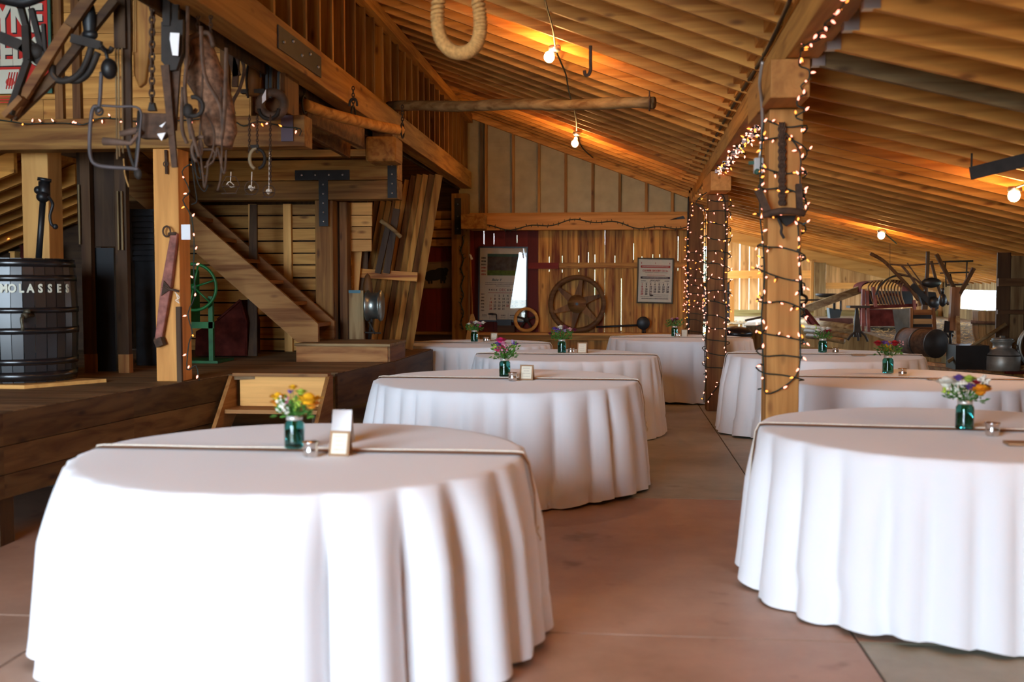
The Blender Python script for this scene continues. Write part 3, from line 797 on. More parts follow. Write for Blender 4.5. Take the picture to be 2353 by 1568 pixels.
bouquet(jB, 'tall loose bunch of '+bq['B']+' in a jar', [((-.03, 0, .30), .03, 'magenta'), ((-.045, 0, .27), .022, 'purple'), ((-.01, -.01, .275), .02, 'pink'), ((.075, 0, .27), .018, 'purple')],
        [((-.03, -.01, .235), .035, 'magenta', 24, .009, 1.3), ((-.012, -.01, .21), .03, 'pink', 16, .009, 1.3), ((-.07, 0, .24), .03, 'lime', 18, .008, 1.3), ((.02, 0, .25), .03, 'rose', 10, .007, 1.), ((.07, 0, .24), .02, 'lime', 10, .007, 1.), ((.06, 0, .285), .02, 'lilac', 10, .007, 1.)], h=.17, spread=.09, leaves=190)
bouquet(jC, 'dark bunch with one '+bq['C']+' in a jar', [((-.01, 0, .285), .028, 'white'), ((-.07, 0, .27), .02, 'purple'), ((.03, 0, .245), .022, 'lilac'), ((.075, 0, .26), .024, 'rose'), ((.12, 0, .255), .02, 'maroon'), ((-.11, 0, .21), .018, 'maroon')],
        [((.03, 0, .28), .04, 'maroon', 20, .009, 1.), ((-.04, 0, .25), .03, 'purple', 18, .008, 1.)], h=.15, spread=.1, leaves=200)
bouquet(jE, 'small bunch of '+bq['E']+' in a jar', [((-.03, 0, .25), .022, 'rose'), ((.01, 0, .24), .026, 'maroon'), ((.03, 0, .26), .016, 'pink')],
        [((.0, 0, .23), .05, 'maroon', 24, .01, 1.)], h=.13, spread=.1, leaves=170)
bouquet(jF, 'wide bunch of '+bq['F']+' in a jar', [((.02, 0, .25), .03, 'white'), ((.06, 0, .235), .026, 'rose'), ((.1, 0, .25), .022, 'white'), ((.03, -.01, .215), .032, 'maroon'), ((.06, -.01, .205), .024, 'magenta'), ((-.06, 0, .23), .018, 'white')],
        [((-.02, 0, .25), .04, 'maroon', 14, .008, 1.)], h=.12, spread=.09, leaves=170)
bouquet(jD, 'bright bunch of '+bq['D']+' in a jar', [((-.085, 0, .245), .034, 'white'), ((.055, -.03, .205), .034, 'orange'), ((.068, -.03, .212), .024, 'yellow'), ((.015, 0, .265), .022, 'lime'), ((-.03, 0, .27), .02, 'purple'), ((.02, -.01, .22), .022, 'purple'), ((.05, 0, .245), .016, 'crimson'), ((.09, 0, .22), .016, 'maroon')],
        [((-.06, -.01, .215), .028, 'white', 18, .008, 1.), ((-.02, -.01, .235), .022, 'white', 16, .007, 1.), ((.08, 0, .255), .03, 'white', 24, .008, 1.), ((-.09, -.01, .195), .02, 'lime', 10, .007, 1.), ((-.04, -.02, .18), .03, 'white', 12, .006, 1.)], h=.13, spread=.085, leaves=150)
bouquet(jG, 'bunch of '+bq['G']+' in a jar', [((-.075, 0, .255), .026, 'crimson'), ((.045, 0, .255), .028, 'crimson'), ((-.03, 0, .26), .018, 'purple')],
        [((-.02, 0, .26), .05, 'purple', 22, .008, .6), ((.0, 0, .225), .045, 'yellow', 34, .006, 1.), ((.0, -.01, .24), .03, 'lime', 14, .006, 1.), ((.085, 0, .26), .03, 'rose', 14, .005, 1.4)], h=.13, spread=.09, leaves=120)
bouquet(jH, 'bunch of '+bq['H']+' in a jar', [((-.05, 0, .235), .026, 'white'), ((.0, 0, .26), .024, 'white'), ((.045, 0, .262), .022, 'white'), ((.05, 0, .235), .024, 'crimson')],
        [((-.06, 0, .27), .03, 'lime', 12, .006, 1.4), ((.02, 0, .215), .03, 'maroon', 10, .007, 1.)], h=.13, spread=.08, leaves=150)
# cards
p = aZ(783, 1046, .764); card(p, -.08, .085, .10, 'small brown tent card with cream face beside the tall white card', lines=4)
p = aZ(778, 1022, .764); card(p+Vector((0, .07, 0)), -.1, .09, .145, 'tall plain white tent card behind the yellow flower jar', M_paper, None, 0, .22)
p = aZ(1210, 874, .764); card(p+Vector((0, .03, 0)), -.12, .10, .11, 'brown tent card with cream face beside the magenta bouquet')
p = aZ(1338, 813, .764); card(p+Vector((0, .03, 0)), -.12, .10, .11, 'brown tent card with cream face beside the white rose bouquet')
p = aZ(1573, 775, .764); card(p+Vector((0, .03, 0)), -.1, .085, .10, 'cream tent card on the table under the January calendar')
p = aZ(1135, 784, .764); card(p+Vector((0, .03, 0)), -.1, .085, .10, 'cream tent card showing just above the magenta bouquet')
for (px, py, lb) in ((2345, 1024, 'brown card lying flat past the votive by the orange flowers'), (2152, 874, 'brown card lying flat on the table with the crimson roses'), (1972, 818, 'brown card lying flat on the table with cream flowers')):
    p = aZ(px, py, .765); m = MB(); m.prism([(p.x-.06, p.y-.03, .7665), (p.x+.06, p.y-.035, .7665), (p.x+.06, p.y+.05, .7665), (p.x-.055, p.y+.055, .7665)], (0, 0, .012)); single('flat_card', m, M_kraft, lb, 'card', 'flat brown cards')
# ================================================================ STAGE
S0 = [(-3.75, 3.0), (-3.396, 5.55), (-3.24, 6.82), (-3.03, 8.03), (-2.96, 8.09), (-2.225, 8.26), (-2.04, 9.6), (-2.0, 11.4)]
poly = S0+[(-7.95, 11.4), (-7.95, 3.0)]
M_skirt = wood('stage_skirt_board', (.13, .07, .03), 'Y')
stage = thing('wooden_stage', 'raised plank stage carrying the barrel, staircase and pale post', 'stage', (-3.6, 7, 0))
def xedge(y):
    for (xa, ya), (xb, yb) in zip(S0, S0[1:]):
        if ya <= y <= yb: return xa+(xb-xa)*(y-ya)/(yb-ya)
    return S0[-1][0]
m = MB(); y = 3.0
while y < 11.4:
    y1 = min(y+.14, 11.4)
    m.prism([(-7.95, y, .71), (xedge(y), y, .71), (xedge(y1-.002), y1-.002, .71), (-7.95, y1-.002, .71)], (0, 0, .04)); y = y1
obj('deck', m, wood('stage_deck_board', (.25, .185, .135), 'X', dark=.4), stage)
def skirt(a, b, zs, name='skirt_plank'):
    for z0, z1 in zs:
        m = MB(); d = Vector((b[0]-a[0], b[1]-a[1], 0)).normalized(); n_ = Vector((d.y, -d.x, 0))*.02
        m.prism([(a[0], a[1], z0), (b[0], b[1], z0), (b[0], b[1], z1), (a[0], a[1], z1)], n_); obj(name, m, M_skirt, stage)
for a, b in zip(S0[:3], S0[1:4]): skirt(a, b, [(.27, .40), (.405, .56), (.565, .745)])
skirt(S0[5], S0[6], [(.45, .745)]); skirt(S0[6], S0[7], [(.45, .745)])
for x, y in ((-3.6, 4.4), (-3.45, 5.6), (-3.3, 6.9), (-3.15, 7.9), (-2.35, 8.4), (-2.2, 9.8), (-2.2, 11.2), (-4.8, 5), (-4.8, 8), (-4.8, 11), (-6.5, 5), (-6.5, 8), (-6.5, 11)):
    m = MB(); m.box(x-.09, x+.05, y-.07, y+.07, 0, .71); obj('support_post', m, W['darkZ'], stage)
m = MB(); m.box(-7.9, -3.9, 3.2, 11.3, .6, .66); obj('joist_bed', m, W['darkX'], stage)
# steps down from the stage
st = thing('stage_steps', 'small open wooden steps leading down from the stage behind the yellow bouquet', 'steps', (-2.6, 7.9, 0))
m = MB(); m.box(-2.95, -2.24, 8.10, 8.125, .50, .745); obj('riser', m, W['paleX'], st)
m = MB(); m.box(-2.98, -2.22, 8.02, 8.12, .74, .765); obj('nosing', m, W['stairX'], st)
for z, y0 in ((.50, 7.84), (.255, 7.56)):
    m = MB(); m.box(-3.0, -2.24, y0, y0+.28, z-.03, z); obj('tread', m, W['stairX'], st)
for x in (-3.01, -2.235):
    m = MB(); m.prism([(x, 8.12, .745), (x, 8.12, .45), (x, 7.5, .0), (x, 7.36, .0), (x, 7.42, .16), (x, 8.02, .745)], (.03, 0, 0)); obj('stringer', m, W['stairY'], st)
# raised landing box
m = MB()
lb = thing('landing_box', 'low plank landing box at the foot of the staircase', 'platform', (-2.45, 9.7, .75))
m = MB(); m.prism([(-2.885, 9.38, .752), (-2.06, 9.46, .752), (-2.06, 9.46, .895), (-2.885, 9.38, .895)], (0, .03, 0)); obj('front_plank', m, W['stairX'], lb)
m = MB(); m.prism([(-2.04, 9.47, .752), (-2.03, 10.12, .752), (-2.03, 10.12, .895), (-2.04, 9.47, .895)], (-.03, 0, 0)); obj('side_plank', m, W['brownY'], lb)
m = MB()
for i in range(5): m.box(-2.9, -2.02, 9.37+i*.15, 9.37+i*.15+.148, .897, .92)
obj('top_planks', m, W['greyX'], lb)
# staircase
sc_ = thing('staircase', 'worn wooden staircase climbing to the hay loft', 'stairs', (-3.3, 9.9, .92))
def stx(x): return 1.113+.859*(-2.771-x)
for Y0, nm in ((9.6, 'front'), (10.18, 'rear')):
    xb = -2.745
    m = MB(); m.prism([(xb, Y0, stx(xb)), (xb, Y0, .922), (xb-.20, Y0, .922), (-4.7, Y0, stx(-4.7)-.33), (-4.7, Y0, stx(-4.7))], (0, .05, 0))
    obj('stringer', m, W['stairX'] if Y0 > 10 else wood('front_stringer_board', (.34, .19, .085), 'X', dark=.45), sc_)
for k in range(8):
    x = -2.78-k*.235; z = stx(x)-.03
    m = MB(); m.box(x-.27, x, 9.655, 10.175, z-.035, z); obj('tread', m, W['stairY'], sc_)
# slat wall behind the staircase
sw = thing('slat_partition', 'horizontal slat partition with open gaps behind the staircase', 'partition', (-3.6, 10.8, .75)); sw['kind'] = 'thing'
m = MB(); z = .76
while z < 2.28:
    h = R.uniform(.105, .12); m.box(-4.55, -2.98, 10.85, 10.875, z, z+h); z += h+R.uniform(.010, .018)
obj('slats', m, W['slatX'], sw)
m = MB(); z = .76
while z < 2.28:
    h = R.uniform(.105, .12); m.box(-2.79, -2.735, 10.85, 10.875, z, z+h); z += h+.014
obj('slats', m, W['slatX'], sw)
for p in (582, 662):
    q = aY(p, 600, 10.8).x; m = MB(); m.box(q-.018-.03, q+.035, 10.80, 10.848, .752, 2.288); obj('stud', m, W['paleZ'], sw)
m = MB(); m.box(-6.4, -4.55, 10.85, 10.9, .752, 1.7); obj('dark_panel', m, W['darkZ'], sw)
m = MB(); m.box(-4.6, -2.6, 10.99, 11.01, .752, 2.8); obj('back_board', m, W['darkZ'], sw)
# bright slat patch right of the thin dark post
m = MB(); x0, x1 = aY(786, 500, 10.75).x, aY(855, 500, 10.75).x
for ya, yb in ((466, 494), (496, 520), (522, 549), (551, 578)):
    m.box(x0, x1+R.uniform(-.01, .01), 10.75, 10.775, aY(800, yb, 10.75).z, aY(800, ya, 10.75).z)
o = single('slatted_boarding', m, W['paleX'], 'small panel of four pale slats above the grindstone', 'panel')
m = MB(); m.beam(aY(800, 783, 10.9), aY(818, 575, 10.9), .13, .025, up=(0, 1, 0)); single('leaning_plank', m, W['paleZ'], 'single pale plank leaning below the four-slat panel', 'plank')
# leaning bundle of boards
for i in range(11):
    t = i/10; p = Vector((aY(805+135*t, 779, 11.15).x, 11.12, .752)); q = aY(868+140*t, 462-60*min(1, t*1.6), 11.25+.0*i)
    if i < 4: q = aY(868+140*t, 463, 11.25)
    m = MB(); m.beam(p+Vector((0, .01*(i % 2), .012)), q, .085, .024, up=(.55, -.83, 0)); 
    single('leaning_board', m, W['brownZ'] if i % 3 == 0 else W['beamZ'], 'long thin boards leaning in a bundle beside the slat panel', 'board', 'bundle of leaning boards')
m = MB(); m.beam(aY(805, 626, 10.98), aY(959, 637, 10.98), .03, .095); single('cross_plank', m, W['wallX'], 'short cross plank holding back the leaning boards', 'plank')
# wooden mallet / crutch hanging on the boards
t = thing('wooden_shovel', 'old wooden scoop with crosswise handle leaning on the bundled boards', 'tool', aY(880, 640, 10.9))
m = MB(); m.tube(curve_pts([aY(875, 508, 10.85), aY(893, 520, 10.82), aY(908, 532, 10.82), aY(921, 545, 10.85)]), [.022]*19, 8); obj('handle', m, W['greyX'], t)
m = MB(); m.beam(aY(893, 515, 10.9), aY(868, 628, 10.92), .06, .03, up=(0, 1, 0)); m.beam(aY(912, 480, 10.93), aY(888, 628, 10.93), .07, .03, up=(0, 1, 0)); obj('blade', m, W['darkZ'], t)
# grindstone stand
t = thing('grindstone', 'grindstone wheel on a rough stand beside the leaning boards', 'grindstone', aY(845, 780, 10.5))
c = aY(848, 683, 10.35)
m = MB(); m.box(aY(802, 700, 10.25).x, aY(835, 700, 10.25).x, 10.25, 10.32, .752, aY(815, 668, 10.25).z); o = obj('upright_board', m, W['greyZ'], t)
m = MB(); m.box(aY(801, 700, 10.24).x, aY(828, 700, 10.24).x, 10.243, 10.25, aY(815, 674, 10.25).z, aY(815, 667, 10.25).z); obj('blue_paint_edge', m, plain('blue_paint', (.05, .14, .18), .6), o)
m = MB(); m.ball(aY(845, 692, 10.5), .06, .05, .28); m.prism([aY(836, 780, 10.5), aY(838, 660, 10.5), aY(844, 632, 10.5), aY(850, 660, 10.5), aY(852, 780, 10.5)], (0, .04, 0)); obj('pointed_board', m, W['brownZ'], t)
m = MB(); mt = Matrix.Rotation(PI/2, 4, 'Y')
m.lathe([(0, -.075), (.15, -.075), (.155, -.06), (.13, -.04), (.13, .04), (.155, .06), (.15, .075), (0, .075)], aY(860, 703, 10.32), 32, mat=mt, cap=False); obj('drum', m, plain('worn_steel_drum', (.26, .29, .27), .35, .9, noise=.3), t)
m = MB(); m.tube([aY(830, 764, 10.3), aY(875, 766, 10.3)], .008); m.tube([aY(848, 740, 10.3), aY(862, 768, 10.3)], .01); m.tube([aY(858, 703, 10.3), aY(848, 779, 10.4)], .014); obj('stand', m, M_iron, t)
# ================================================================ BARREL
bc = Vector((-4.22, 7.22, .78)); br = .365; bh = .86
t = thing('barrel', 'black barrel lettered in white with a brass-coloured tap', 'barrel', bc)
def brad(z): u = (z/bh-.5)*2; return br*(1-.055*u*u)
m = MB(); n = 30
for i in range(n):
    a0, a1 = 2*PI*i/n+.006, 2*PI*(i+1)/n-.006; vs = []; 
    for k in range(13):
        z = bh*k/12; r_ = brad(z)
        for aa in (a0, a1): vs.append((bc.x+r_*math.cos(aa), bc.y+r_*math.sin(aa), bc.z+z))
    m.add(vs, [(2*k, 2*k+1, 2*k+3, 2*k+2) for k in range(12)], True)
stv = obj('staves', m, plain('black_stave', (.013, .012, .013), .3, spec=.7, noise=.3, nscale=3), t)
m = MB(); m.lathe([(0, bh-.02), (brad(bh)-.004, bh-.02)], bc, 30, cap=False); m.lathe([(0, .01), (brad(0), .01)], bc, 30, cap=False); obj('head', m, W['darkX'], t)
for z0, z1 in ((.01, .075), (.12, .165), (.335, .38), (.48, .52), (.70, .745), (.80, .855)):
    m = MB(); m.lathe([(brad(z0)+.001, z0), (brad(z0)+.005, z0), (brad(z1)+.005, z1), (brad(z1)+.001, z1)], bc, 48, cap=False); obj('hoop', m, plain('hoop_iron', (.008, .008, .009), .26, .0, spec=.7), t)
def barrel_px(px, py):
    """point on the barrel's front seen at a pixel"""
    d = ray(px, py); ox, oy = CAM.x-bc.x, CAM.y-bc.y; A_ = d.x*d.x+d.y*d.y; B_ = 2*(ox*d.x+oy*d.y); C_ = ox*ox+oy*oy-(br+.004)**2
    q = B_*B_-4*A_*C_
    tt = (-B_-math.sqrt(max(q, 0)))/(2*A_); return CAM+d*tt
for ch, px in zip('MOLASSES', (9, 28, 49, 70, 93, 115, 136, 155)):
    p = barrel_px(px, 672); th = math.atan2(p.y-bc.y, p.x-bc.x)
    text('letter', ch, (p.x, p.y, p.z), .08, M_signwhite, t, off=.003, sx=.82, rot=(PI/2, 0, th+PI/2), ext=.002)
c = barrel_px(72, 725)+Vector((.0, -.03, 0))
m = MB(); m.tube([c+Vector((0, .05, .0)), c+Vector((0, -.06, 0))], .016); m.ball(c+Vector((0, -.05, 0)), .024); m.ball(c+Vector((.005, -.03, .028)), .026, .02, .018)
m.tube(curve_pts([c+Vector((0, -.06, 0)), c+Vector((.0, -.09, -.02)), c+Vector((.005, -.09, -.07)), c+Vector((.0, -.085, -.10))]), .012)
m.tube([c+Vector((-.035, -.03, .01)), c+Vector((-.03, -.03, -.05))], .007)
obj('tap', m, plain('old_brass', (.10, .085, .055), .5, .6, noise=.5, nscale=40), t)
m = MB(); m.prism([(-4.75, 6.80, .752), (-3.98, 6.80, .752), (-3.66, 7.32, .752), (-4.75, 7.62, .752)], (0, 0, .025)); single('barrel_board', m, W['paleX'], 'thin pale board under the black barrel', 'board')
# pump on the barrel
t = thing('barrel_pump', 'black hand-cranked pump standing in the top of the barrel', 'pump', (-4.2, 7.25, 1.62))
a_, b_ = aY(88, 594, 7.2), aY(99, 455, 7.2)
m = MB(); m.tube([a_-Vector((0, 0, .03)), b_], .022); obj('pipe', m, M_black, t)
m = MB(); h = aY(102, 437, 7.2); m.tube([h-Vector((0, 0, .07)), h+Vector((0, 0, .06))], .04, 12); m.tube([h+Vector((0, 0, .06)), h+Vector((.004, 0, .085))], .048, 12); m.ball(h+Vector((-.045, 0, 0)), .03); m.ball(h+Vector((0, -.02, -.05)), .045, .05, .04); obj('pump_head', m, M_black, t)
m = MB(); m.tube(curve_pts([aY(112, 452, 7.12), aY(121, 470, 7.1), aY(115, 495, 7.1), aY(118, 515, 7.1), aY(126, 521, 7.1)]), .011); m.ball(aY(127, 521, 7.1), .02); obj('crank_handle', m, M_black, t)
# ================================================================ dark things behind the stage edge
t = thing('grain_cleaner', 'tall dark timber frame machine beside the barrel', 'machine', aZ(245, 868, .75))
Yd = 8.1
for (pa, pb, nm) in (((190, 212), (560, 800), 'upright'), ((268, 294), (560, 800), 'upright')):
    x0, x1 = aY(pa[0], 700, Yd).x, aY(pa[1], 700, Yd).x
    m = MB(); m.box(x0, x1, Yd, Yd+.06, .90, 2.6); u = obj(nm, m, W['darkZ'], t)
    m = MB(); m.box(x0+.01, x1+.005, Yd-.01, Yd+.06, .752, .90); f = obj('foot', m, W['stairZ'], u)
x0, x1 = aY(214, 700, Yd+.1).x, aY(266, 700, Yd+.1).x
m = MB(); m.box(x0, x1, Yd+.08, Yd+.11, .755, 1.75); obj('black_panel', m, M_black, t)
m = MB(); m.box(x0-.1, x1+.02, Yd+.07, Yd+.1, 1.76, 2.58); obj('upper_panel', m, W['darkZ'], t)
for p in (183, 272, 281):
    q = aY(p, 500, Yd-.02); m = MB(); m.box(q.x-.006, q.x+.006, Yd-.03, Yd-.015, aY(p, 562 if p < 200 else 575, Yd).z, aY(p, 425 if p < 200 else 440, Yd).z); obj('edge_batten', m, W['greyZ'], t)
m = MB(); x0, x1 = aY(303, 540, 8.8).x, aY(352, 540, 8.8).x
for i in range(9): m.box(x0, x1, 8.8, 8.83, aY(320, 600-13*i, 8.8).z, aY(320, 590-13*i, 8.8).z)
m.box(x0-.02, x0, 8.79, 8.84, .9, aY(320, 480, 8.8).z); m.box(x0, x1, 8.84, 8.86, .752, aY(320, 480, 8.8).z)
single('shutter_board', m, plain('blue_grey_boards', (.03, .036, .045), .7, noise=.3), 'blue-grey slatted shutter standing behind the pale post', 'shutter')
# corn sheller
t = thing('corn_sheller', 'green iron corn sheller with a spoked wheel behind the stage post', 'machine', aZ(400, 828, .75))
Yg = 9.15
x0, x1 = aY(331, 700, Yg).x, aY(425, 700, Yg).x
m = MB(); m.prism([(x0, Yg, aY(330, 750, Yg).z), (x1, Yg, aY(330, 750, Yg).z), (x1, Yg, aY(330, 620, Yg).z), (x0+.10, Yg, aY(330, 612, Yg).z), (x0, Yg, aY(330, 655, Yg).z)], (0, .35, 0)); obj('hopper_cabinet', m, M_green, t, .01)
for x in (x0+.02, x0+.12, aY(483, 700, Yg).x, aY(425, 700, Yg).x):
    m = MB(); m.box(x-.02, x+.02, Yg, Yg+.04, .77, 1.35 if x > -4.1 else 1.12); obj('leg', m, M_green, t)
m = MB(); m.box(x0-.08, aY(500, 700, Yg).x, Yg-.02, Yg+.38, .752, .775); obj('base', m, M_green, t)
m = MB(); m.box(x0+.1, aY(490, 700, Yg).x, Yg, Yg+.03, aY(450, 755, Yg).z, aY(450, 740, Yg).z); obj('cross_rail', m, M_green, t)
wc = aY(445, 660, Yg-.06)
m = MB(); m.ring(wc, .205, .014, 'Y', 40, 8)
for k in range(6):
    th = k*PI/3+.3; m.tube([wc, wc+Vector((.2*math.cos(th), 0, .2*math.sin(th)))], .009, 6)
m.ball(wc, .03); obj('flywheel', m, M_green, t)
# red hopper
t = thing('red_hopper', 'dusty dark red sheet-metal hopper behind the green sheller', 'hopper', aZ(527, 820, .75))
Yr = 9.9
m = MB(); m.prism([aY(448, 818, Yr), aY(566, 818, Yr), aY(566, 740, Yr), aY(552, 690, Yr), aY(500, 735, Yr), aY(450, 762, Yr)], (0, .4, 0)); obj('body', m, M_dkred, t)
m = MB(); m.tube([aY(500, 735, Yr-.01), aY(552, 690, Yr-.01)], .012); m.tube([aY(566, 740, Yr-.01), aY(552, 690, Yr-.01)], .012); m.tube([aY(566, 740, Yr-.01), aY(566, 818, Yr-.01)], .012); obj('rim', m, M_dkred, t)
m = MB(); m.prism([aY(566, 819, Yr), aY(590, 819, Yr), aY(590, 470, Yr+.3), aY(574, 470, Yr+.3)], (0, .03, 0)); single('dark_plank', m, W['darkZ'], 'dark upright plank between red hopper and slat partition', 'plank')
# far shelf with red lanterns and lights seen past the barrel
t = thing('display_shelf', 'dark shelf holding red lanterns beyond the molasses barrel', 'shelf', aY(70, 595, 10.5))
m = MB(); q0 = aY(-60, 597, 10.3); q1 = aY(112, 597, 10.3); m.box(q0.x, q1.x, 10.3, 10.8, q0.z-.1, q0.z); obj('board', m, W['darkX'], t)
m = MB(); m.box(q0.x-.5, q1.x+.3, 10.81, 10.84, .76, aY(60, 515, 10.8).z); obj('back_panel', m, W['darkX'], t)
m = MB(); m.box(q0.x, q0.x+.05, 10.3, 10.8, .752, q0.z-.1); m.box(q1.x-.05, q1.x, 10.3, 10.8, .752, q0.z-.1); obj('side_panel', m, W['darkX'], t)
for i, (p, w_, h_, rd) in enumerate(((48, 14, 30, 1), (66, 8, 24, 0), (85, 16, 32, 1), (104, 14, 34, 1), (22, 10, 16, 0))):
    a_ = aY(p-w_/2, 597, 10.35); b_ = aY(p+w_/2, 597-h_, 10.35)
    m = MB(); m.box(a_.x, b_.x, 10.4, 10.5, q0.z, b_.z); m.box(a_.x-.008, b_.x+.008, 10.39, 10.51, b_.z, b_.z+.015)
    single('lantern', m, M_dkred if rd else W['paleZ'], ('red box lantern on the dark shelf' if rd else 'small wooden box on the dark shelf')+' beyond the barrel', 'lantern', 'red shelf lanterns' if rd else 'shelf boxes')
# singletree leaning on the pale post
t = thing('singletree', 'faded red wooden singletree leaning on the pale stage post', 'singletree', aY(385, 790, 7.38))
A_, B_ = aY(365, 786, 7.385), aY(402, 536, 7.385)
m = MB(); m.beam(A_, (A_+B_)/2, .05, .045, up=(0, 1, 0), w2=.075, h2=.055); m.beam((A_+B_)/2, B_, .075, .055, up=(0, 1, 0), w2=.05, h2=.045); obj('bar', m, plain('faded_red_wood', (.27, .10, .075), .8, noise=.5, nscale=16), t, .008)
m = MB(); m.ring(aY(383, 532, 7.37), .028, .007, 'Y', 20, 6, sz=1.3); m.tube([aY(388, 538, 7.37), aY(404, 537, 7.36)], .012)
m.beam(aY(360, 790, 7.38), aY(376, 783, 7.37), .05, .06); m.ring(aY(358, 783, 7.38), .022, .006, 'X', 16, 6); obj('end_hook', m, M_rust, t)
m = MB(); m.tube(curve_pts([aY(376, 655, 7.35), aY(386, 664, 7.34), aY(400, 667, 7.35), aY(412, 670, 7.36)]), .009); m.prism([aY(370, 680, 7.34), aY(376, 645, 7.34), aY(392, 664, 7.34)], (0, .01, 0)); obj('centre_clevis', m, M_rust, t)
m = MB(); m.tube(curve_pts([aY(402, 672, 7.37), aY(412, 684, 7.37), aY(404, 690, 7.37), aY(412, 697, 7.37)]), .003); m.tube([aY(405, 675, 7.37), aY(410, 694, 7.37)], .003); obj('twine_wrap', m, M_twine, t)
m = MB(); m.beam(aY(411, 705, 7.385), aY(414, 878, 7.385), .035, .03, up=(0, 1, 0)); single('iron_rod', m, W['darkZ'], 'thin dark rod standing against the foot of the pale stage post', 'rod')
m = MB(); q = aY(437, 532, 7.44); m.box(q.x-.033, q.x+.033, 7.36, 7.365, aY(437, 551, 7.36).z, aY(437, 516, 7.36).z); single('paper_tag', m, M_paper, 'white paper tag pinned to the pale stage post', 'tag')
m = MB(); m.tube([aY(381, 345, 7.40), aY(383, 400, 7.40)], .012); m.ring(aY(381, 377, 7.39), .018, .004, 'Y', 16, 6); single('eye_bolt', m, M_rust, 'rusty bracket with an eye bolt near the top of the pale stage post', 'eye bolt')
# ================================================================ FEED SIGN
t = thing('feed_sign', 'red enamel feed sign with green edge and white letters', 'sign', aY(40, 230, 7.45))
xl, xr = aY(-120, 100, 7.45).x, aY(116, 100, 7.45).x; zt, zb = aY(0, -110, 7.45).z, aY(100, 214, 7.45).z
m = MB(); m.box(xl, xr, 7.455, 7.47, zb, zt); obj('green_border', m, M_signgreen, t)
m = MB(); m.box(xl+.02, xr-.02, 7.448, 7.456, zb+.02, zt-.02); obj('red_panel', m, M_red, t)
for s_, base in (('WAYNE', 70), ('FEEDS', 146)):
    x = aY(97, base, 7.44).x; z = aY(60, base, 7.44).z
    text('lettering', s_, (x, 7.446, z), .265, M_signwhite, t, off=.012, sx=.72, align='RIGHT', ext=.002)
    text('lettering_shadow', s_, (x+.008, 7.4475, z-.01), .265, M_ink, t, off=.012, sx=.72, align='RIGHT', ext=.0005)
xm = aY(8, 200, 7.44).x; zm = aY(8, 195, 7.44).z
m = MB(); m.box(xm-.14, xm+.12, 7.444, 7.448, zb+.0, zm+.11); e = obj('emblem', m, M_signwhite, t)
m = MB()
for i in range(5): m.beam((xm+.02+.02*i, 7.443, zm-.03-.0*i), (xm+.05+.02*i, 7.443, zm+.09), .006, .012, up=(0, 1, 0))
for i in range(3): m.box(xm-.13, xm+.1, 7.4425, 7.444, zm-.09-.02*i, zm-.082-.02*i)
obj('emblem_stripes', m, M_red, e)
m = MB(); m.ball((xm+.05, 7.443, zm+.02), .035, .002, .03); obj('emblem_disc', m, plain('pink_enamel', (.6, .1, .07), .5), e)
# ================================================================ BACK WALL OBJECTS
YW = YB-.001
def bw_(px, py, Y=YB-.05): return aY(px, py, Y)
# shelf along the gable wall
t = thing('wall_ledge', 'narrow wooden ledge along the foot of the gable wall', 'shelf', (-.6, 16.2, .6))
m = MB(); m.box(-2.2, 1.06, 16.05, 16.298, .675, .71); obj('shelf_board', m, W['postX'], t)
m = MB(); m.box(-2.1, 1.06, 16.10, 16.15, .60, .67); obj('shelf_rail', m, W['beamX'], t)
m = MB(); x = -2.2
while x < 1.04: w_ = R.uniform(.1, .17); m.box(x, min(x+w_, 1.06)-.001, 16.16, 16.185, .005, .6); x += w_
obj('apron_boards', m, W['beamZ'], t)
def framed(name, label, px0, px1, py0, py1, fw, fmat, pmat, Y=16.24, tilt=0., yaw=0.):
    A_ = aY(px0, py0, Y); B_ = aY(px1, py1, Y); cx, cz = (A_.x+B_.x)/2, (A_.z+B_.z)/2; w_, h_ = B_.x-A_.x, A_.z-B_.z
    t = thing(name, label, 'picture', (cx, Y, cz))
    m = MB()
    m.box(-w_/2, w_/2, -.015, .02, h_/2-fw, h_/2); m.box(-w_/2, w_/2, -.015, .02, -h_/2, -h_/2+fw); m.box(-w_/2, -w_/2+fw, -.015, .02, -h_/2+fw, h_/2-fw); m.box(w_/2-fw, w_/2, -.015, .02, -h_/2+fw, h_/2-fw)
    obj('frame', m, fmat, t, local=True)
    m = MB(); m.box(-w_/2+fw, w_/2-fw, .006, .012, -h_/2+fw, h_/2-fw); pp = obj('print', m, pmat, t, local=True)
    t.rotation_euler = (0, tilt, yaw)
    return t, pp, w_-2*fw, h_-2*fw
def patch(parent, x0, x1, z0, z1, mat, name, y=.0045):
    m = MB(); m.box(x0, x1, y, y+.0012, z0, z1); return obj(name, m, mat, parent, local=True)
def ptext(parent, s_, x, z, size, mat, off=0., sx=1., shear=0., name='lettering', align='CENTER'):
    o = text(name, s_, (0, 0, 0), size, mat, parent, off=off, sx=sx, ext=.0003, shear=shear, align=align); o.location = (x, .0042, z); return o
def scribble(parent, x0, x1, z, mat, h=.006, name='small_print'):
    m = MB(); x = x0
    while x < x1:
        w_ = R.uniform(.004, .014); m.box(x, min(x+w_, x1), .0040, .0046, z-h*R.uniform(.3, .5), z+h*R.uniform(.3, .5)); x += w_+.0035
    return obj(name, m, mat, parent, local=True)
t, pp, w_, h_ = framed('framed_calendar', 'large framed December calendar with a photo, on red boards', 1099, 1212, 567, 740, .022, plain('black_frame', (.01, .012, .02), .4), M_cream, tilt=.012, Y=16.21)
X_ = lambda u: -w_/2+w_*u
Z_ = lambda v: h_/2-h_*v
patch(pp, X_(.16), X_(.84), Z_(.38), Z_(.08), plain('print_photo_dark', (.11, .10, .09), .7, noise=.5, nscale=12), 'photo')
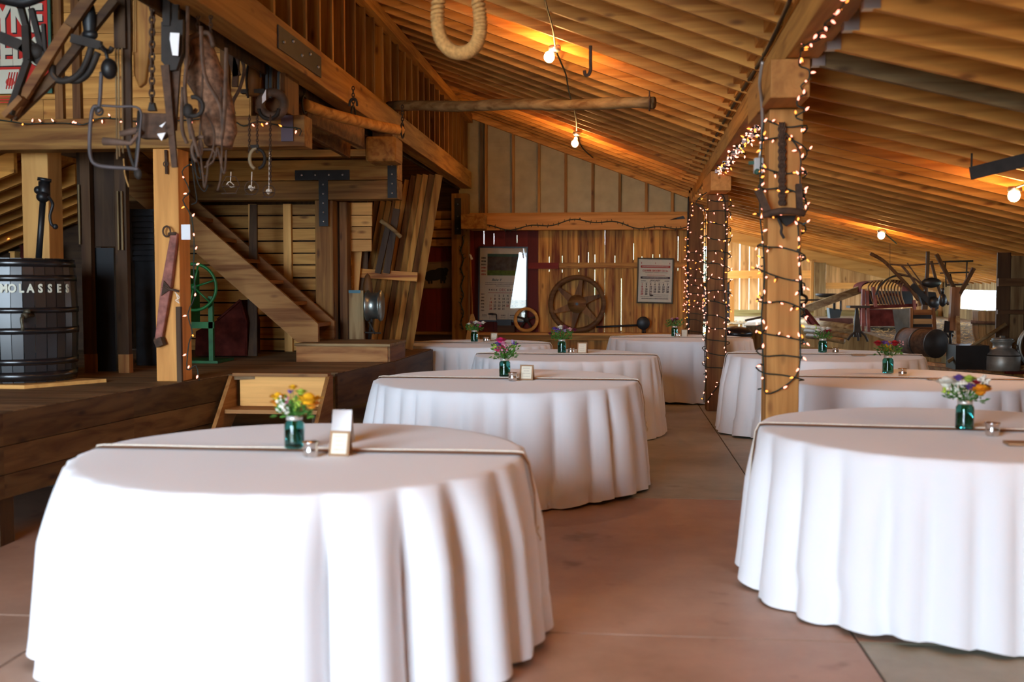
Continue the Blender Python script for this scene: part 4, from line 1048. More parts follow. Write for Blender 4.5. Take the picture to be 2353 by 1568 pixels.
patch(pp, X_(.16), X_(.84), Z_(.38), Z_(.31), plain('print_photo_green', (.12, .2, .04), .7, noise=.4, nscale=20), 'photo_grass', .0035)
patch(pp, X_(.16), X_(.84), Z_(.12), Z_(.08), plain('print_photo_teal', (.06, .16, .14), .7), 'photo_sky', .0035)
for i in range(6): scribble(pp, X_(.03), X_(.13), Z_(.14+.045*i), M_redink if i > 2 else M_ink, .03, 'advert_block'); scribble(pp, X_(.88), X_(.98), Z_(.08+.05*i), M_redink if i % 2 else M_ink, .03, 'advert_block')
for i in range(6): scribble(pp, X_(.03), X_(.10), Z_(.64+.045*i), M_ink, .022, 'advert_block'); scribble(pp, X_(.9), X_(.98), Z_(.6+.045*i), M_ink, .022, 'advert_block')
ptext(pp, 'Babe V', X_(.36), Z_(.455), .052, plain('blue_green_ink', (.03, .1, .1), .7), off=.001, shear=.4)
scribble(pp, X_(.12), X_(.88), Z_(.482), M_ink, .01); scribble(pp, X_(.12), X_(.88), Z_(.505), M_ink, .01); scribble(pp, X_(.35), X_(.65), Z_(.525), M_ink, .008)
ptext(pp, 'DEC', X_(.5), Z_(.595), .055, M_redink)
for i in range(12):
    if abs(i-5.5) > 1.6: scribble(pp, X_(.2+.05*i), X_(.225+.05*i), Z_(.58), M_ink, .03, 'mini_calendar')
patch(pp, X_(.18), X_(.82), Z_(.622), Z_(.617), M_redink, 'rule_line')
d = 1; row = 0; col = 1
while d <= 31:
    ptext(pp, str(d), X_(.24+.092*col), Z_(.672+.0455*row), .042, M_redink if (col == 0 or d == 25) else M_ink, off=.0012, name='date_number')
    d += 1; col += 1
    if col > 6: col = 0; row += 1
for i in range(4): patch(pp, X_(.22+.2*i), X_(.223+.2*i), Z_(.99), Z_(.9), M_ink, 'rule_line'); scribble(pp, X_(.06+.2*i), X_(.16+.2*i), Z_(.93), M_ink, .015); scribble(pp, X_(.05+.2*i), X_(.17+.2*i), Z_(.955), M_ink, .006)
m = MB(); m.box(-w_/2, w_/2, -.004, -.0005, -h_/2, h_/2); obj('glass_pane', m, M_pane, t, local=True)
t, pp, w_, h_ = framed('framed_calendar', 'framed January calendar in a weathered grey frame on bare boards', 1464, 1547, 593, 698, .022, wood('grey_frame_wood', (.09, .095, .085), 'Z', knots=False), M_cream, tilt=.02)
patch(pp, X_(.06), X_(.94), Z_(.2), Z_(.145), M_redink, 'banner'); scribble(pp, X_(.1), X_(.9), Z_(.17), M_cream, .012)
for u in (.08, .5, .92): scribble(pp, X_(u-.01), X_(u+.01), Z_(.09), M_redink, .03, 'hanger_print')
ptext(pp, 'CULPEPER GROCERY CO. Inc.', X_(.5), Z_(.285), .036, M_redink, off=.0014, sx=.82)
scribble(pp, X_(.2), X_(.86), Z_(.31), M_ink, .006); scribble(pp, X_(.25), X_(.8), Z_(.37), M_redink, .009)
patch(pp, X_(.06), X_(.94), Z_(.455), Z_(.405), plain('navy_ink', (.02, .03, .06), .8), 'banner'); scribble(pp, X_(.12), X_(.88), Z_(.43), M_cream, .012)
ptext(pp, 'JANUARY', X_(.5), Z_(.515), .036, M_ink, off=.001)
scribble(pp, X_(.08), X_(.22), Z_(.505), M_ink, .014); scribble(pp, X_(.78), X_(.92), Z_(.505), M_ink, .014); 
for c_ in range(7): scribble(pp, X_(.09+.125*c_), X_(.15+.125*c_), Z_(.54), M_ink, .006)
d = 1; row = 0; col = 0
while d <= 31:
    ptext(pp, str(d), X_(.115+.127*col), Z_(.605+.057*row), .038, M_redink if col == 0 else M_ink, off=.002, name='date_number')
    d += 1; col += 1
    if col > 6: col = 0; row += 1
scribble(pp, X_(.4), X_(.9), Z_(.83), M_ink, .006); scribble(pp, X_(.08), X_(.9), Z_(.875), M_ink, .006); scribble(pp, X_(.1), X_(.9), Z_(.92), M_ink, .014); m = MB(); m.ball((X_(.4), .004, Z_(.845)), .03, .001, .012); obj('emblem', m, M_ink, pp, local=True)
m = MB(); m.box(-w_/2, w_/2, -.004, -.0005, -h_/2, h_/2); obj('glass_pane', m, M_pane, t, local=True)
t, pp, w_, h_ = framed('framed_print', 'framed print of a black bull on dark red boards', 965, 1042, 602, 663, .014, W['greyX'], plain('tan_print', (.24, .17, .09), .7, noise=.2, nscale=6), tilt=-.03)
m = MB()
for (cx, cz, rx, rz) in ((-.04, .0, .15, .085), (.06, .03, .11, .08), (.14, .07, .045, .04), (-.13, -.02, .06, .075), (.1, -.05, .05, .05)): m.ball((cx, .003, cz), rx, .002, rz, 20, 10)
for x in (-.14, -.1, .05, .1): m.box(x, x+.03, .002, .004, -.13, -.03)
obj('bull_silhouette', m, plain('bull_ink', (.012, .012, .012), .7), pp, local=True)
# red boards behind the bull print
m = MB(); x = -3.25
while x < -2.5: m.box(x, x+.16, 16.25, 16.28, aY(1000, 766, 16.25).z, aY(1000, 568, 16.25).z); x += .161
single('red_boarding', m, W['redZ'], 'dark red boards under the bull print', 'boards')
m = MB()
for ya, yb in ((485, 503), (506, 526), (530, 546), (550, 566)): m.box(-3.25, -2.5, 16.24, 16.27, aY(1000, yb, 16.25).z, aY(1000, ya, 16.25).z)
single('slatted_boarding', m, W['slatX'], 'four horizontal slats above the bull print', 'panel')
m = MB(); m.box(-3.3, -2.5, 16.1, 16.2, aY(1000, 769, 16.1).z, aY(1000, 763, 16.1).z); single('narrow_ledge', m, W['beamX'], 'narrow ledge under the bull print', 'ledge')
# big wooden wheel (pattern wheel, six spokes)
c = aY(1326, 692, 16.16); Rw = (aY(1393, 692, 16.16).x-aY(1260, 692, 16.16).x)/2
t = thing('spoked_wheel', 'large wooden pulley wheel with six tapered spokes on the wall ledge', 'wheel', (c.x, 16.16, .71))
c = Vector((c.x, 16.16, .712+Rw))
m = MB(); mt = Matrix.Rotation(PI/2, 4, 'X')
m.lathe([(Rw-.075, -.05), (Rw-.01, -.055), (Rw, -.045), (Rw, .05), (Rw-.07, .05), (Rw-.075, -.05)], c, 56, mat=mt, cap=False); obj('rim', m, W['brownX'], t)
for k in range(6):
    th = math.radians(80)-k*PI/3; d = Vector((math.cos(th), 0, math.sin(th))); s1 = Vector((-math.sin(th), 0, math.cos(th)))
    m = MB(); m.prism([c+d*.02+s1*.075, c+d*.14+s1*.06, c+d*(Rw-.07)+s1*.022, c+d*(Rw-.07)-s1*.022, c+d*.14-s1*.045, c+d*.02-s1*.075], (0, -.035, 0)); obj('spoke', m, W['brownZ'], t)
m = MB(); m.lathe([(.022, .045), (.05, .045), (.055, .04), (.14, .02), (.14, -.03)], c+Vector((0, -.03, 0)), 32, mat=mt, cap=False); h_o = obj('hub', m, W['brownX'], t)
m = MB(); m.lathe([(0, 0), (.022, 0)], c+Vector((0, -.06, 0)), 16, mat=mt, cap=False); obj('axle_bore', m, M_black, h_o)
for k in range(6):
    th = k*PI/3+.5; m = MB(); m.ball(c+Vector((.085*math.cos(th), -.05, .085*math.sin(th))), .012, n=8, m=5); obj('bolt', m, M_iron, h_o)
# small wooden ring wheel
c = aY(1209, 731, 16.12); Rs = .19
t = thing('small_wheel', 'small pale-rimmed wheel with iron centre in front of the large calendar', 'wheel', (c.x, 16.12, .71)); c = Vector((c.x, 16.12, .712+Rs+.005))
m = MB(); m.lathe([(Rs-.05, -.03), (Rs-.005, -.03), (Rs, -.02), (Rs, .03), (Rs-.045, .03), (Rs-.05, -.03)], c, 44, mat=mt, cap=False); obj('rim', m, W['slatX'], t)
m = MB(); m.ball(c, .045, .04, .045)
for k in range(5):
    th = k*2*PI/5+PI/2; m.tube([c, c+Vector(((Rs-.04)*math.cos(th), 0, (Rs-.04)*math.sin(th)))], .014, 8)
obj('iron_spider', m, M_iron, t)
# cast iron coffee roaster / flat iron with crank
t = thing('iron_roaster', 'black iron box with a tall crank handle on the ledge beside the small wheel', 'iron tool', aY(1160, 757, 16.15))
m = MB(); a_ = aY(1143, 748, 16.12); b_ = aY(1175, 738, 16.12); m.box(a_.x, b_.x, 16.1, 16.2, a_.z, b_.z); m.box(a_.x-.01, b_.x+.01, 16.09, 16.21, b_.z, b_.z+.02); obj('box', m, M_black, t)
m = MB(); m.box(a_.x, b_.x+.05, 16.11, 16.19, .712, a_.z); obj('wooden_block', m, W['darkX'], t)
m = MB(); m.tube(curve_pts([aY(1142, 742, 16.1), aY(1141, 730, 16.1), aY(1140, 723, 16.1), aY(1132, 722, 16.1), aY(1125, 722, 16.1)]), .01); m.ball(aY(1129, 722, 16.1), .055, .02, .016); obj('crank', m, M_black, t)
# broom
t = thing('broom', 'straw broom with a tag leaning beside the large calendar', 'broom', aY(1088, 790, 16.0))
m = MB(); m.tube([aY(1085, 730, 15.98), aY(1080, 583, 15.99)], .014, 8); obj('broomstick', m, W['wallZ'], t)
m = MB(); m.prism([aY(1082, 722, 15.95), aY(1087, 722, 15.95), aY(1092, 738, 15.95), aY(1104, 792, 15.95), aY(1068, 792, 15.95), aY(1078, 738, 15.95)], (0, .05, 0)); obj('straw_head', m, M_straw, t)
m = MB(); m.prism([aY(1078, 584, 15.96), aY(1083, 586, 15.96), aY(1087, 596, 15.96), aY(1082, 597, 15.96)], (0, .003, 0)); obj('paper_tag', m, M_cream, t)
# stove damper (disc on the shelf) with long bar
t = thing('waffle_iron', 'round black iron disc with a long handle on the wall ledge', 'iron tool', aY(1475, 760, 16.15))
c = aY(1478, 743, 16.12); m = MB(); m.lathe([(0, -.03), (.09, -.03), (.1, -.02), (.1, .02), (.09, .03), (0, .03)], c, 28, mat=mt, cap=False); obj('disc', m, M_black, t)
m = MB(); m.tube([c+Vector((-.05, 0, -.03)), aY(1370, 752, 16.12)], .016); obj('long_handle', m, M_black, t)
m = MB(); m.tube([c+Vector((0, 0, -.09)), Vector((c.x, 16.12, .712))], .016); m.tube([c+Vector((.03, 0, -.08)), Vector((c.x+.03, 16.12, .712))], .01); obj('stand', m, M_black, t)
m = MB(); m.prism([aY(1538, 520-14, 16.03), aY(1570, 496, 16.03), aY(1575, 503, 16.03), aY(1548, 502, 16.03)], (0, .01, 0)); single('knot_hole', m, M_black, 'dark split in the header beam near the dotted post', 'split')
# unlit fairy string on the header + down the corner post
m = MB(); pts = []
for i in range(41):
    u = i/40; pts.append(aY(1088+490*u, 520-8*math.sin(u*PI*5+.5)**2+9*math.sin(u*9), 16.03))
m.tube(pts, .008, 5)
for i in range(60):
    p = pts[int(i*40/60)]; m.tube([p, p+Vector((R.uniform(-.015, .015), -.01, R.choice((-1, 1))*.03))], .006, 4)
single('unlit_string', m, M_wire, 'unlit dark light string looped along the header beam', 'light string')
m = MB(); pts = [aY(1062+3*math.sin(i*1.3), 545+i*8.5, 15.97) for i in range(26)]; m.tube(curve_pts(pts, 2), .01, 5)
for p in pts: m.tube([p, p+Vector((R.uniform(-.04, .04), -.01, .03))], .007, 4)
single('unlit_string', m, M_wire, 'unlit dark light string hanging down the gable corner post', 'light string')
# ================================================================ pole, rope loop, hook, long iron strap
m = MB(); A_ = Vector((-2.26, 10.35, 3.19)); B_ = Vector((.37, 10.35, 3.06)); A_ = aX(892, 245, -2.26); B_ = aY(1503, 237, 9.25)
k_ = [A_.lerp(B_, i/14)+Vector((0, 0, .008*math.sin(i*1.1))) for i in range(15)]
m.tube(k_, [.05+.004*math.sin(i*2.3) for i in range(15)], 12); t = single('hanging_pole', m, W['greyX'], 'weathered round pole slung level under the roof', 'pole')
m = MB(); m.ring(B_+Vector((-.04, 0, .0)), .062, .008, 'X', 16, 6); m.tube([B_+Vector((-.04, 0, .05)), B_+Vector((-.04, 0, .12))], .006); obj('iron_band', m, M_rust, t)
t = thing('rope_loop', 'thick coiled manila rope loop hanging from the roof', 'rope', aY(1055, 130, 5.4))
pts = curve_pts([aY(1022, -330, 5.4), aY(1018, -100, 5.4), aY(1006, 20, 5.4), aY(1010, 80, 5.4), aY(1032, 113, 5.4), aY(1062, 122, 5.4), aY(1090, 108, 5.4), aY(1103, 70, 5.4), aY(1098, 0, 5.4), aY(1072, -120, 5.4), aY(1060, -330, 5.4)], 10)
m = MB(); m.tube(pts, .024, 10); obj('core_rope', m, M_rope, t)
m = MB(); hp = []; N_ = 1100; tot = len(pts)-1
for i in range(N_):
    u = i/(N_-1)*tot; j = min(int(u), tot-1); f = u-j; p = pts[j].lerp(pts[j+1], f); d = (pts[j+1]-pts[j]).normalized(); a_ = Vector((0, 1, 0)); b_ = d.cross(a_)
    th = i*2*PI/14; hp.append(p+a_*(math.cos(th)*.026)+b_*(math.sin(th)*.026))
m.tube(hp, .011, 6); obj('wrapped_coil', m, M_rope, t)
m = MB(); m.tube(curve_pts([aY(1357, 105, 7.0), aY(1357, 140, 7.0), aY(1357, 160, 7.0), aY(1352, 172, 7.0), aY(1345, 172, 7.0), aY(1343, 162, 7.0)], 5), [.011]*26, 8); single('iron_hook', m, M_rust, 'rusty iron hook hanging from a rafter', 'hook')
m = MB(); m.beam(aY(2230, 399, 6.6), aY(2420, 352, 6.3), .02, .075); m.tube([aY(2232, 398, 6.6), aY(2232, 399, 6.6)+Vector((0, .0, .12))], .006); single('iron_strap', m, M_iron, 'dark flat iron bar hung under the low roof', 'iron bar')
# log lever on the loft beam
t = thing('log_lever', 'weathered bent pole hung by chains from the sloping loft beam', 'pole', aY(820, 280, 8.8))
m = MB(); m.tube(curve_pts([aY(700, 240, 7.9), aY(760, 262, 8.2), aY(850, 285, 8.8), aY(920, 300, 9.3)]), [.045]*19, 10); obj('pole', m, W['beamX'], t)
m = MB()
for p, Y_ in (((700, 240), 7.9), ((812, 262), 8.6), ((925, 300), 9.3)):
    q = aY(p[0], p[1], Y_); m.ring(q, .065, .008, 'X', 18, 6); chain(m, q+Vector((0, 0, .06)), q+Vector((0, 0, .22)))
obj('chain', m, M_iron, t)
# ================================================================ HANGING TACKLE
def T(px, py, Y=5.6): return aY(px, py, Y)
def TP(pts, Y=5.6, k=5): return curve_pts([T(p[0], p[1], p[2] if len(p) > 2 else Y) for p in pts], k)
m = MB(); m.tube([Vector((-5.3, 5.62, 3.11)), Vector((-2.36, 5.62, 3.11))], .035, 10); single('hanging_rail', m, M_rust, 'iron rail slung under the loft beams, holding the old farm tackle', 'rail')
# plough frame
t = thing('horse_plough_frame', 'dark iron and wood plough frame hanging in front of the feed sign', 'farm tool', T(120, 100))
def bar(m, a, b, w, Y0=5.55, Y1=5.55, d=.025): m.beam(T(a[0], a[1], Y0), T(b[0], b[1], Y1), d, w, up=(0, 0, 1))
m = MB(); m.beam(T(15, 268, 5.4), T(55, 225, 5.4), .03, .07, up=(0, 1, 0)); m.beam(T(30, 262, 5.42), T(158, 60, 5.48), .05, .03, up=(0, 1, 0)); m.beam(T(150, 75, 5.5), T(245, -60, 5.5), .06, .03, up=(0, 1, 0)); obj('long_handle', m, W['brownX'], t)
m = MB(); m.beam(T(28, 268, 5.5), T(128, 172, 5.5), .06, .03, up=(0, 1, 0)); m.beam(T(125, 175, 5.52), T(265, 0, 5.6), .045, .035, up=(0, 1, 0)); obj('lower_bar', m, W['darkX'], t)
m = MB(); m.beam(T(22, 262, 5.38), T(64, 140, 5.45), .035, .03, up=(0, 1, 0)); m.beam(T(64, 140, 5.45), T(60, 60, 5.5), .04, .03, up=(0, 1, 0)); m.beam(T(60, 60, 5.5), T(36, -30, 5.5), .03, .03, up=(0, 1, 0)); obj('brace_arm', m, M_iron, t)
m = MB(); m.beam(T(0, 85, 5.5), T(80, 118, 5.5), .06, .03, up=(0, 1, 0)); m.ball(T(85, 120, 5.5), .045, .035, .045); m.beam(T(55, 100, 5.5), T(100, 140, 5.5), .08, .03, up=(0, 1, 0)); m.beam(T(100, 130, 5.5), T(72, 20, 5.5), .03, .02, up=(0, 1, 0)); m.beam(T(100, 55, 5.5), T(104, 120, 5.5), .02, .02, up=(0, 1, 0)); obj('hub_casting', m, M_iron, t)
m = MB(); m.tube(TP([(120, 150), (122, 175), (140, 186), (168, 180), (190, 160), (205, 125), (212, 100)], 5.5), .018); m.tube(TP([(150, 182), (180, 185), (205, 165), (225, 120)], 5.52), .018); m.beam(T(165, 88, 5.48), T(232, 105, 5.48), .045, .03, up=(0, 1, 0)); m.tube(TP([(228, 100), (240, 115), (252, 118), (258, 108)], 5.48), .014); obj('curved_iron', m, M_iron, t)
m = MB(); m.ball(T(205, 45, 5.55), .04, .03, .11); m.ball(T(207, 80, 5.55), .045, .03, .03); m.tube([T(205, 30, 5.55), T(205, -40, 5.6)], .02); obj('cast_block', m, M_black, t)
m = MB(); m.tube(TP([(0, -5), (30, 2), (60, 4), (100, -12)], 5.45), .03); m.ball(T(40, 0, 5.45), .12, .03, .03); obj('upper_bar', m, M_black, t)
# ball weight
m = MB(); m.ball(T(251, 158, 5.4), .042, .042, .055, 16, 10); m.tube([T(248, 140, 5.4), T(243, 118, 5.42), T(236, 108, 5.44)], .01); single('iron_weight', m, M_black, 'black egg-shaped iron weight hanging beside the plough frame', 'weight')
# vertical boards
t = thing('hame_board', 'tall dark board and thin strips hanging left of the yellowish yoke', 'boards', T(285, 350, 5.7))
m = MB(); m.beam(T(275, -60, 5.7), T(278, 112, 5.7), .065, .03, up=(0, 1, 0)); m.beam(T(290, -60, 5.72), T(294, 330, 5.72), .05, .02, up=(0, 1, 0)); obj('dark_board', m, W['darkZ'], t)
for a_, b_ in ((266, 110), (272, 112), (280, 110)):
    m = MB(); m.beam(T(a_, b_, 5.69), T(a_+3, 366-(a_-266), 5.69), .008, .006, up=(0, 1, 0)); obj('thin_strip', m, W['greyZ'], t)
m = MB(); m.tube(TP([(284, 365), (287, 400), (296, 430)], 5.69), .004); obj('cord', m, M_rope, t)
# wooden yoke
t = thing('neck_yoke', 'yellowish curved wooden neck yoke hanging near the chain', 'yoke', T(325, 200, 5.75))
m = MB(); m.prism([T(312, -60, 5.75), T(354, -60, 5.75), T(350, 60, 5.75), T(338, 150, 5.75), T(333, 190, 5.75), T(318, 202, 5.75), T(306, 170, 5.75), T(303, 60, 5.75)], (0, .04, 0)); obj('body', m, W['wallZ'], t, .01)
m = MB()
for i in range(3): m.beam(T(304+4*i, 0, 5.74), T(304+4*i, 120, 5.74), .004, .006, up=(0, 1, 0))
obj('edge_strips', m, W['paleZ'], t)
# chain with block
t = thing('chain_hoist', 'hanging chain with a brown wooden block and iron clevis at its end', 'chain', T(350, 240, 5.6))
m = MB(); chain(m, T(350, -60, 5.6), T(349, 235, 5.6), .045, .006); obj('chain', m, M_rust, t)
m = MB(); m.prism([T(343, 235, 5.6), T(352, 235, 5.6), T(357, 254, 5.6), T(339, 254, 5.6)], (0, .03, 0)); obj('weight_cap', m, M_iron, t)
t = thing('tackle_block', 'brown wooden tackle block with a bulb-ended handle and iron bow', 'pulley block', T(330, 320, 5.5))
m = MB(); m.prism([T(322, 258, 5.5), T(384, 260, 5.5), T(390, 300, 5.5), T(372, 318, 5.5), T(322, 318, 5.5)], (0, .06, 0)); obj('block', m, M_rust, t, .008)
m = MB(); m.tube([T(238, 325, 5.48), T(262, 326, 5.48), T(300, 330, 5.48), T(325, 300, 5.48)], [.022, .02, .012, .012], 10); m.tube([T(276, 308, 5.49), T(325, 298, 5.5)], [.014, .022]); obj('handle', m, plain('old_handle_wood', (.13, .075, .05), .7, noise=.4), t)
m = MB(); m.tube(TP([(292, 330), (300, 360), (312, 395)], 5.48), .009); m.tube(TP([(318, 320), (314, 360), (312, 400), (320, 408)], 5.48), .01); m.tube([T(320, 255, 5.5), T(316, 330, 5.48)], .011); obj('iron_bow', m, M_iron, t)
# bent iron bar
t = thing('bent_iron_rod', 'long bent iron rod forming an open rectangle below the beam', 'iron rod', T(260, 380, 5.45))
m = MB(); m.tube(TP([(233, 165), (230, 225), (226, 255), (229, 250), (217, 245), (210, 265), (206, 320), (208, 360), (220, 378), (250, 384), (300, 387), (318, 390)], 5.45), .0105); m.tube(TP([(234, 243), (270, 245), (320, 250), (322, 300), (312, 395)], 5.45), .0065); obj('rod', m, plain('grey_iron', (.085, .07, .07), .6, .2, noise=.3), t)
m = MB(); m.ring(T(228, 256, 5.44), .02, .006, 'Y', 14, 6); m.ball(T(318, 400, 5.45), .02, .015, .03); obj('end_hook', m, M_iron, t)
# tongs / scale with tag
t = thing('iron_tongs', 'long black iron tongs with a white tag hanging from the rail', 'tongs', T(395, 390, 5.5))
m = MB(); m.beam(T(385, -60, 5.5), T(383, 60, 5.5), .04, .02, up=(0, 1, 0)); m.beam(T(404, -60, 5.52), T(402, 60, 5.52), .04, .02, up=(0, 1, 0)); m.prism([T(370, 50, 5.5), T(420, 45, 5.5), T(418, 120, 5.5), T(405, 160, 5.5), T(388, 162, 5.5), T(370, 140, 5.5)], (0, .05, 0)); obj('head', m, M_iron, t)
m = MB(); m.beam(T(380, 150, 5.5), T(402, 385, 5.5), .045, .02, up=(0, 1, 0), w2=.03); m.beam(T(405, 150, 5.54), T(398, 300, 5.54), .05, .02, up=(0, 1, 0), w2=.035); obj('jaw', m, M_rust, t)
m = MB(); m.prism([T(391, 75, 5.46), T(412, 76, 5.46), T(409, 128, 5.46), T(396, 127, 5.46), T(390, 90, 5.46)], (0, .003, 0)); obj('paper_tag', m, M_paper, t)
for i, (a_, b_, c_) in enumerate((((366, 290), (381, 280), (372, 293)), ((361, 308), (380, 305), (371, 324)))):
    m = MB(); m.prism([T(*a_, 5.44), T(*b_, 5.44), T(*c_, 5.44)], (0, .003, 0)); single('paper_tag', m, M_paper, ('upper' if i == 0 else 'lower')+' small white triangular tag beside the brown tackle block', 'tag')
# sacking nose bag
t = thing('sacking_bag', 'large brown woven sacking bag hanging open among the chains', 'bag', T(490, 340, 5.75))
rows = [(432, 478, 85), (425, 492, 110), (428, 508, 150), (432, 520, 190), (452, 528, 230), (462, 538, 270), (468, 545, 305), (475, 535, 335)]
m = MB(); vs = []; n = 20
for (x0, x1, y_) in rows:
    a_, b_ = T(x0, y_, 5.8), T(x1, y_, 5.8); c_ = (a_+b_)/2; rx = (b_.x-a_.x)/2
    for j in range(n):
        th = 2*PI*j/n; rr_ = 1+.1*math.sin(3*th+y_*.03); vs.append(c_+Vector((rx*math.cos(th)*rr_, .09*math.sin(th)*rr_, .01*math.sin(4*th))))
m.add(vs, [(i*n+j, i*n+(j+1) % n, (i+1)*n+(j+1) % n, (i+1)*n+j) for i in range(len(rows)-1) for j in range(n)]+[tuple((len(rows)-1)*n+j for j in range(n))], True); obj('sack', m, M_net, t)
m = MB(); m.tube(TP([(425, 112), (440, 85), (478, 76), (490, 108)], 5.7), .014); m.tube(TP([(435, 100), (447, 130), (432, 160)], 5.68), .006); obj('leather_rim', m, M_leather, t)
m = MB(); chain(m, T(455, -50, 5.75), T(455, 80, 5.75), .03, .004); chain(m, T(485, -50, 5.75), T(484, 90, 5.75), .03, .004); obj('hanging_chain', m, M_rust, t)
# straps, bridle rings
def straps(name, label, paths, r, mat, cat='strap', Y=5.55, flat=.4):
    t = thing(name, label, cat, T(paths[0][-1][0], paths[0][-1][1], Y))
    for p in paths:
        m = MB(); m.tube(TP(p, Y), r, 6, flat=flat); obj('strap', m, mat, t)
    return t
t = straps('bridle', 'dark leather bridle straps dangling in front of the sacking bag', [[(432, -40), (430, 120), (425, 210), (440, 320)], [(452, 250), (437, 280), (452, 340), (458, 360)], [(420, 200), (418, 290), (430, 330)], [(462, 60), (470, 170), (505, 240), (512, 300)], [(520, 110), (517, 240), (510, 320)]], .011, M_leather, 'bridle')
m = MB(); m.ring(T(445, 245, 5.5), .05, .012, 'Y', 24, 8, a0=-2.2, a1=1.8); m.ball(T(432, 255, 5.5), .03, .02, .04); obj('bit_iron', m, M_iron, t)
m = MB()
for a_, b_ in (((434, -50), (431, 60)), ((405, 290), (470, 350))): pass
t = straps('harness_traces', 'long dark harness traces and thin wires looping below the sacking bag', [[(466, 170), (462, 260), (459, 330), (466, 400), (470, 432), (476, 400), (478, 370)], [(497, 360), (500, 340), (515, 400), (520, 345)], [(444, 300), (452, 340), (490, 345), (490, 370), (470, 385)], [(472, 260), (492, 300), (488, 350), (475, 378)], [(508, 200), (510, 300), (508, 400), (500, 438)]], .006, M_rust, 'harness', 5.6, 1.)
m = MB(); m.ring(T(462, 345, 5.6), .05, .011, 'Y', 20, 6, a0=1.2, a1=4.2, sz=1.4); m.ball(T(461, 340, 5.6), .018, .014, .05); obj('wooden_toggle', m, M_leather, t)
t = straps('wire_hooks', 'bunch of thin wire hooks beside the top of the pale stage post', [[(438, 355), (450, 400), (462, 410), (456, 385)], [(445, 360), (455, 420), (470, 440), (478, 425)], [(440, 370), (448, 430), (452, 462), (440, 470)], [(448, 350), (462, 395), (474, 405)]], .0045, M_iron, 'hooks', 6.9, 1.)
# hooks and things on the right, beside the bolster (closer to the front beam)
Yr_ = 7.2
def TR(px, py, dy=0.): return aY(px, py, Yr_+dy)
t = thing('horse_collar', 'dark round horse collar hanging before the front beam end', 'horse collar', TR(627, 265))
m = MB(); m.ring(TR(626, 240), .085, .032, 'Y', 30, 10, sz=.95); obj('padded_ring', m, M_leather, t)
m = MB(); m.ring(TR(618, 250, -.03), .07, .014, 'Y', 20, 6, a0=PI, a1=2*PI); m.tube([TR(592, 240), TR(600, 250)], .02); obj('hame', m, M_iron, t)
m = MB(); m.prism([TR(602, 222, -.06), TR(611, 205, -.06), TR(611, 230, -.06), TR(602, 238, -.06)], (0, .003, 0)); single('paper_tag', m, M_paper, 'white slip of paper beside the dark horse collar', 'tag')
t = thing('wooden_roller', 'brown wooden pulley roller in an iron strap hanging over the front beam', 'pulley', TR(580, 225))
m = MB(); m.tube([TR(585, 150), TR(583, 220)], [.05, .055], 14); obj('roller', m, W['brownZ'], t)
m = MB(); m.tube([TR(x, y, -.05) for x, y in ((592, 140), (600, 175), (598, 178))], .007); m.tube(curve_pts([TR(570, 225, -.05), TR(566, 180, -.05), TR(572, 145, -.05), TR(590, 140, -.05)]), .008); m.box(TR(555, 0).x, TR(610, 0).x, 7.15, 7.2, TR(0, 227).z, TR(0, 218).z); obj('iron_strap', m, M_iron, t)
t = thing('iron_clevis', 'narrow dark iron fork hanging right of the wooden roller', 'iron tool', TR(622, 215))
m = MB()
for x in (614, 623, 641): m.beam(TR(x, 140 if x < 640 else 165), TR(x-1, 225), .018, .02, up=(0, 1, 0))
m.box(TR(612, 0).x, TR(627, 0).x, 7.19, 7.21, TR(0, 228).z, TR(0, 218).z); obj('fork', m, M_black, t)
t = thing('drag_shoe', 'dark brown iron brace hanging beside the sacking bag', 'iron tool', TR(535, 200, -.3))
m = MB(); m.beam(TR(522, 100, -.3), TR(545, 175, -.3), .05, .02, up=(0, 1, 0)); m.beam(TR(545, 115, -.3), TR(540, 200, -.3), .04, .02, up=(0, 1, 0)); m.tube(curve_pts([TR(530, 95, -.3), TR(560, 150, -.3), TR(552, 200, -.3), TR(535, 235, -.3), TR(538, 262, -.3)]), .012); obj('brace', m, M_rust, t)
for i, (x, y0, y1, nm) in enumerate(((573, 265, 395, 'a'), (591, 265, 350, 'b'), (621, 265, 420, 'c'))):
    m = MB(); chain(m, TR(x, y0, -.1), TR(x, y1 if i != 0 else 350, -.1), .024, .0035)
    single('thin_chain', m, M_rust, ('thin chain holding the steel trap with a twine knot', 'thin chain holding the two-jawed iron shackle', 'thin chain holding the twine-wrapped trap')[i], 'chain')
t = thing('iron_shackle', 'two-jawed iron shackle with a pale inside hanging by a chain', 'shackle', TR(590, 385, -.1))
m = MB(); m.ring(TR(590, 365, -.1), .05, .012, 'Y', 24, 6, a0=PI*.5, a1=PI*1.4, sz=1.4); obj('pale_jaw', m, plain('bone_coloured_iron', (.3, .22, .12), .6), t)
m = MB(); m.ring(TR(594, 365, -.1), .045, .011, 'Y', 24, 6, a0=-PI*.5, a1=PI*.5, sz=1.4); m.box(TR(584, 0).x, TR(601, 0).x, 7.09, 7.11, TR(0, 352).z, TR(0, 345).z); obj('dark_jaw', m, M_iron, t)
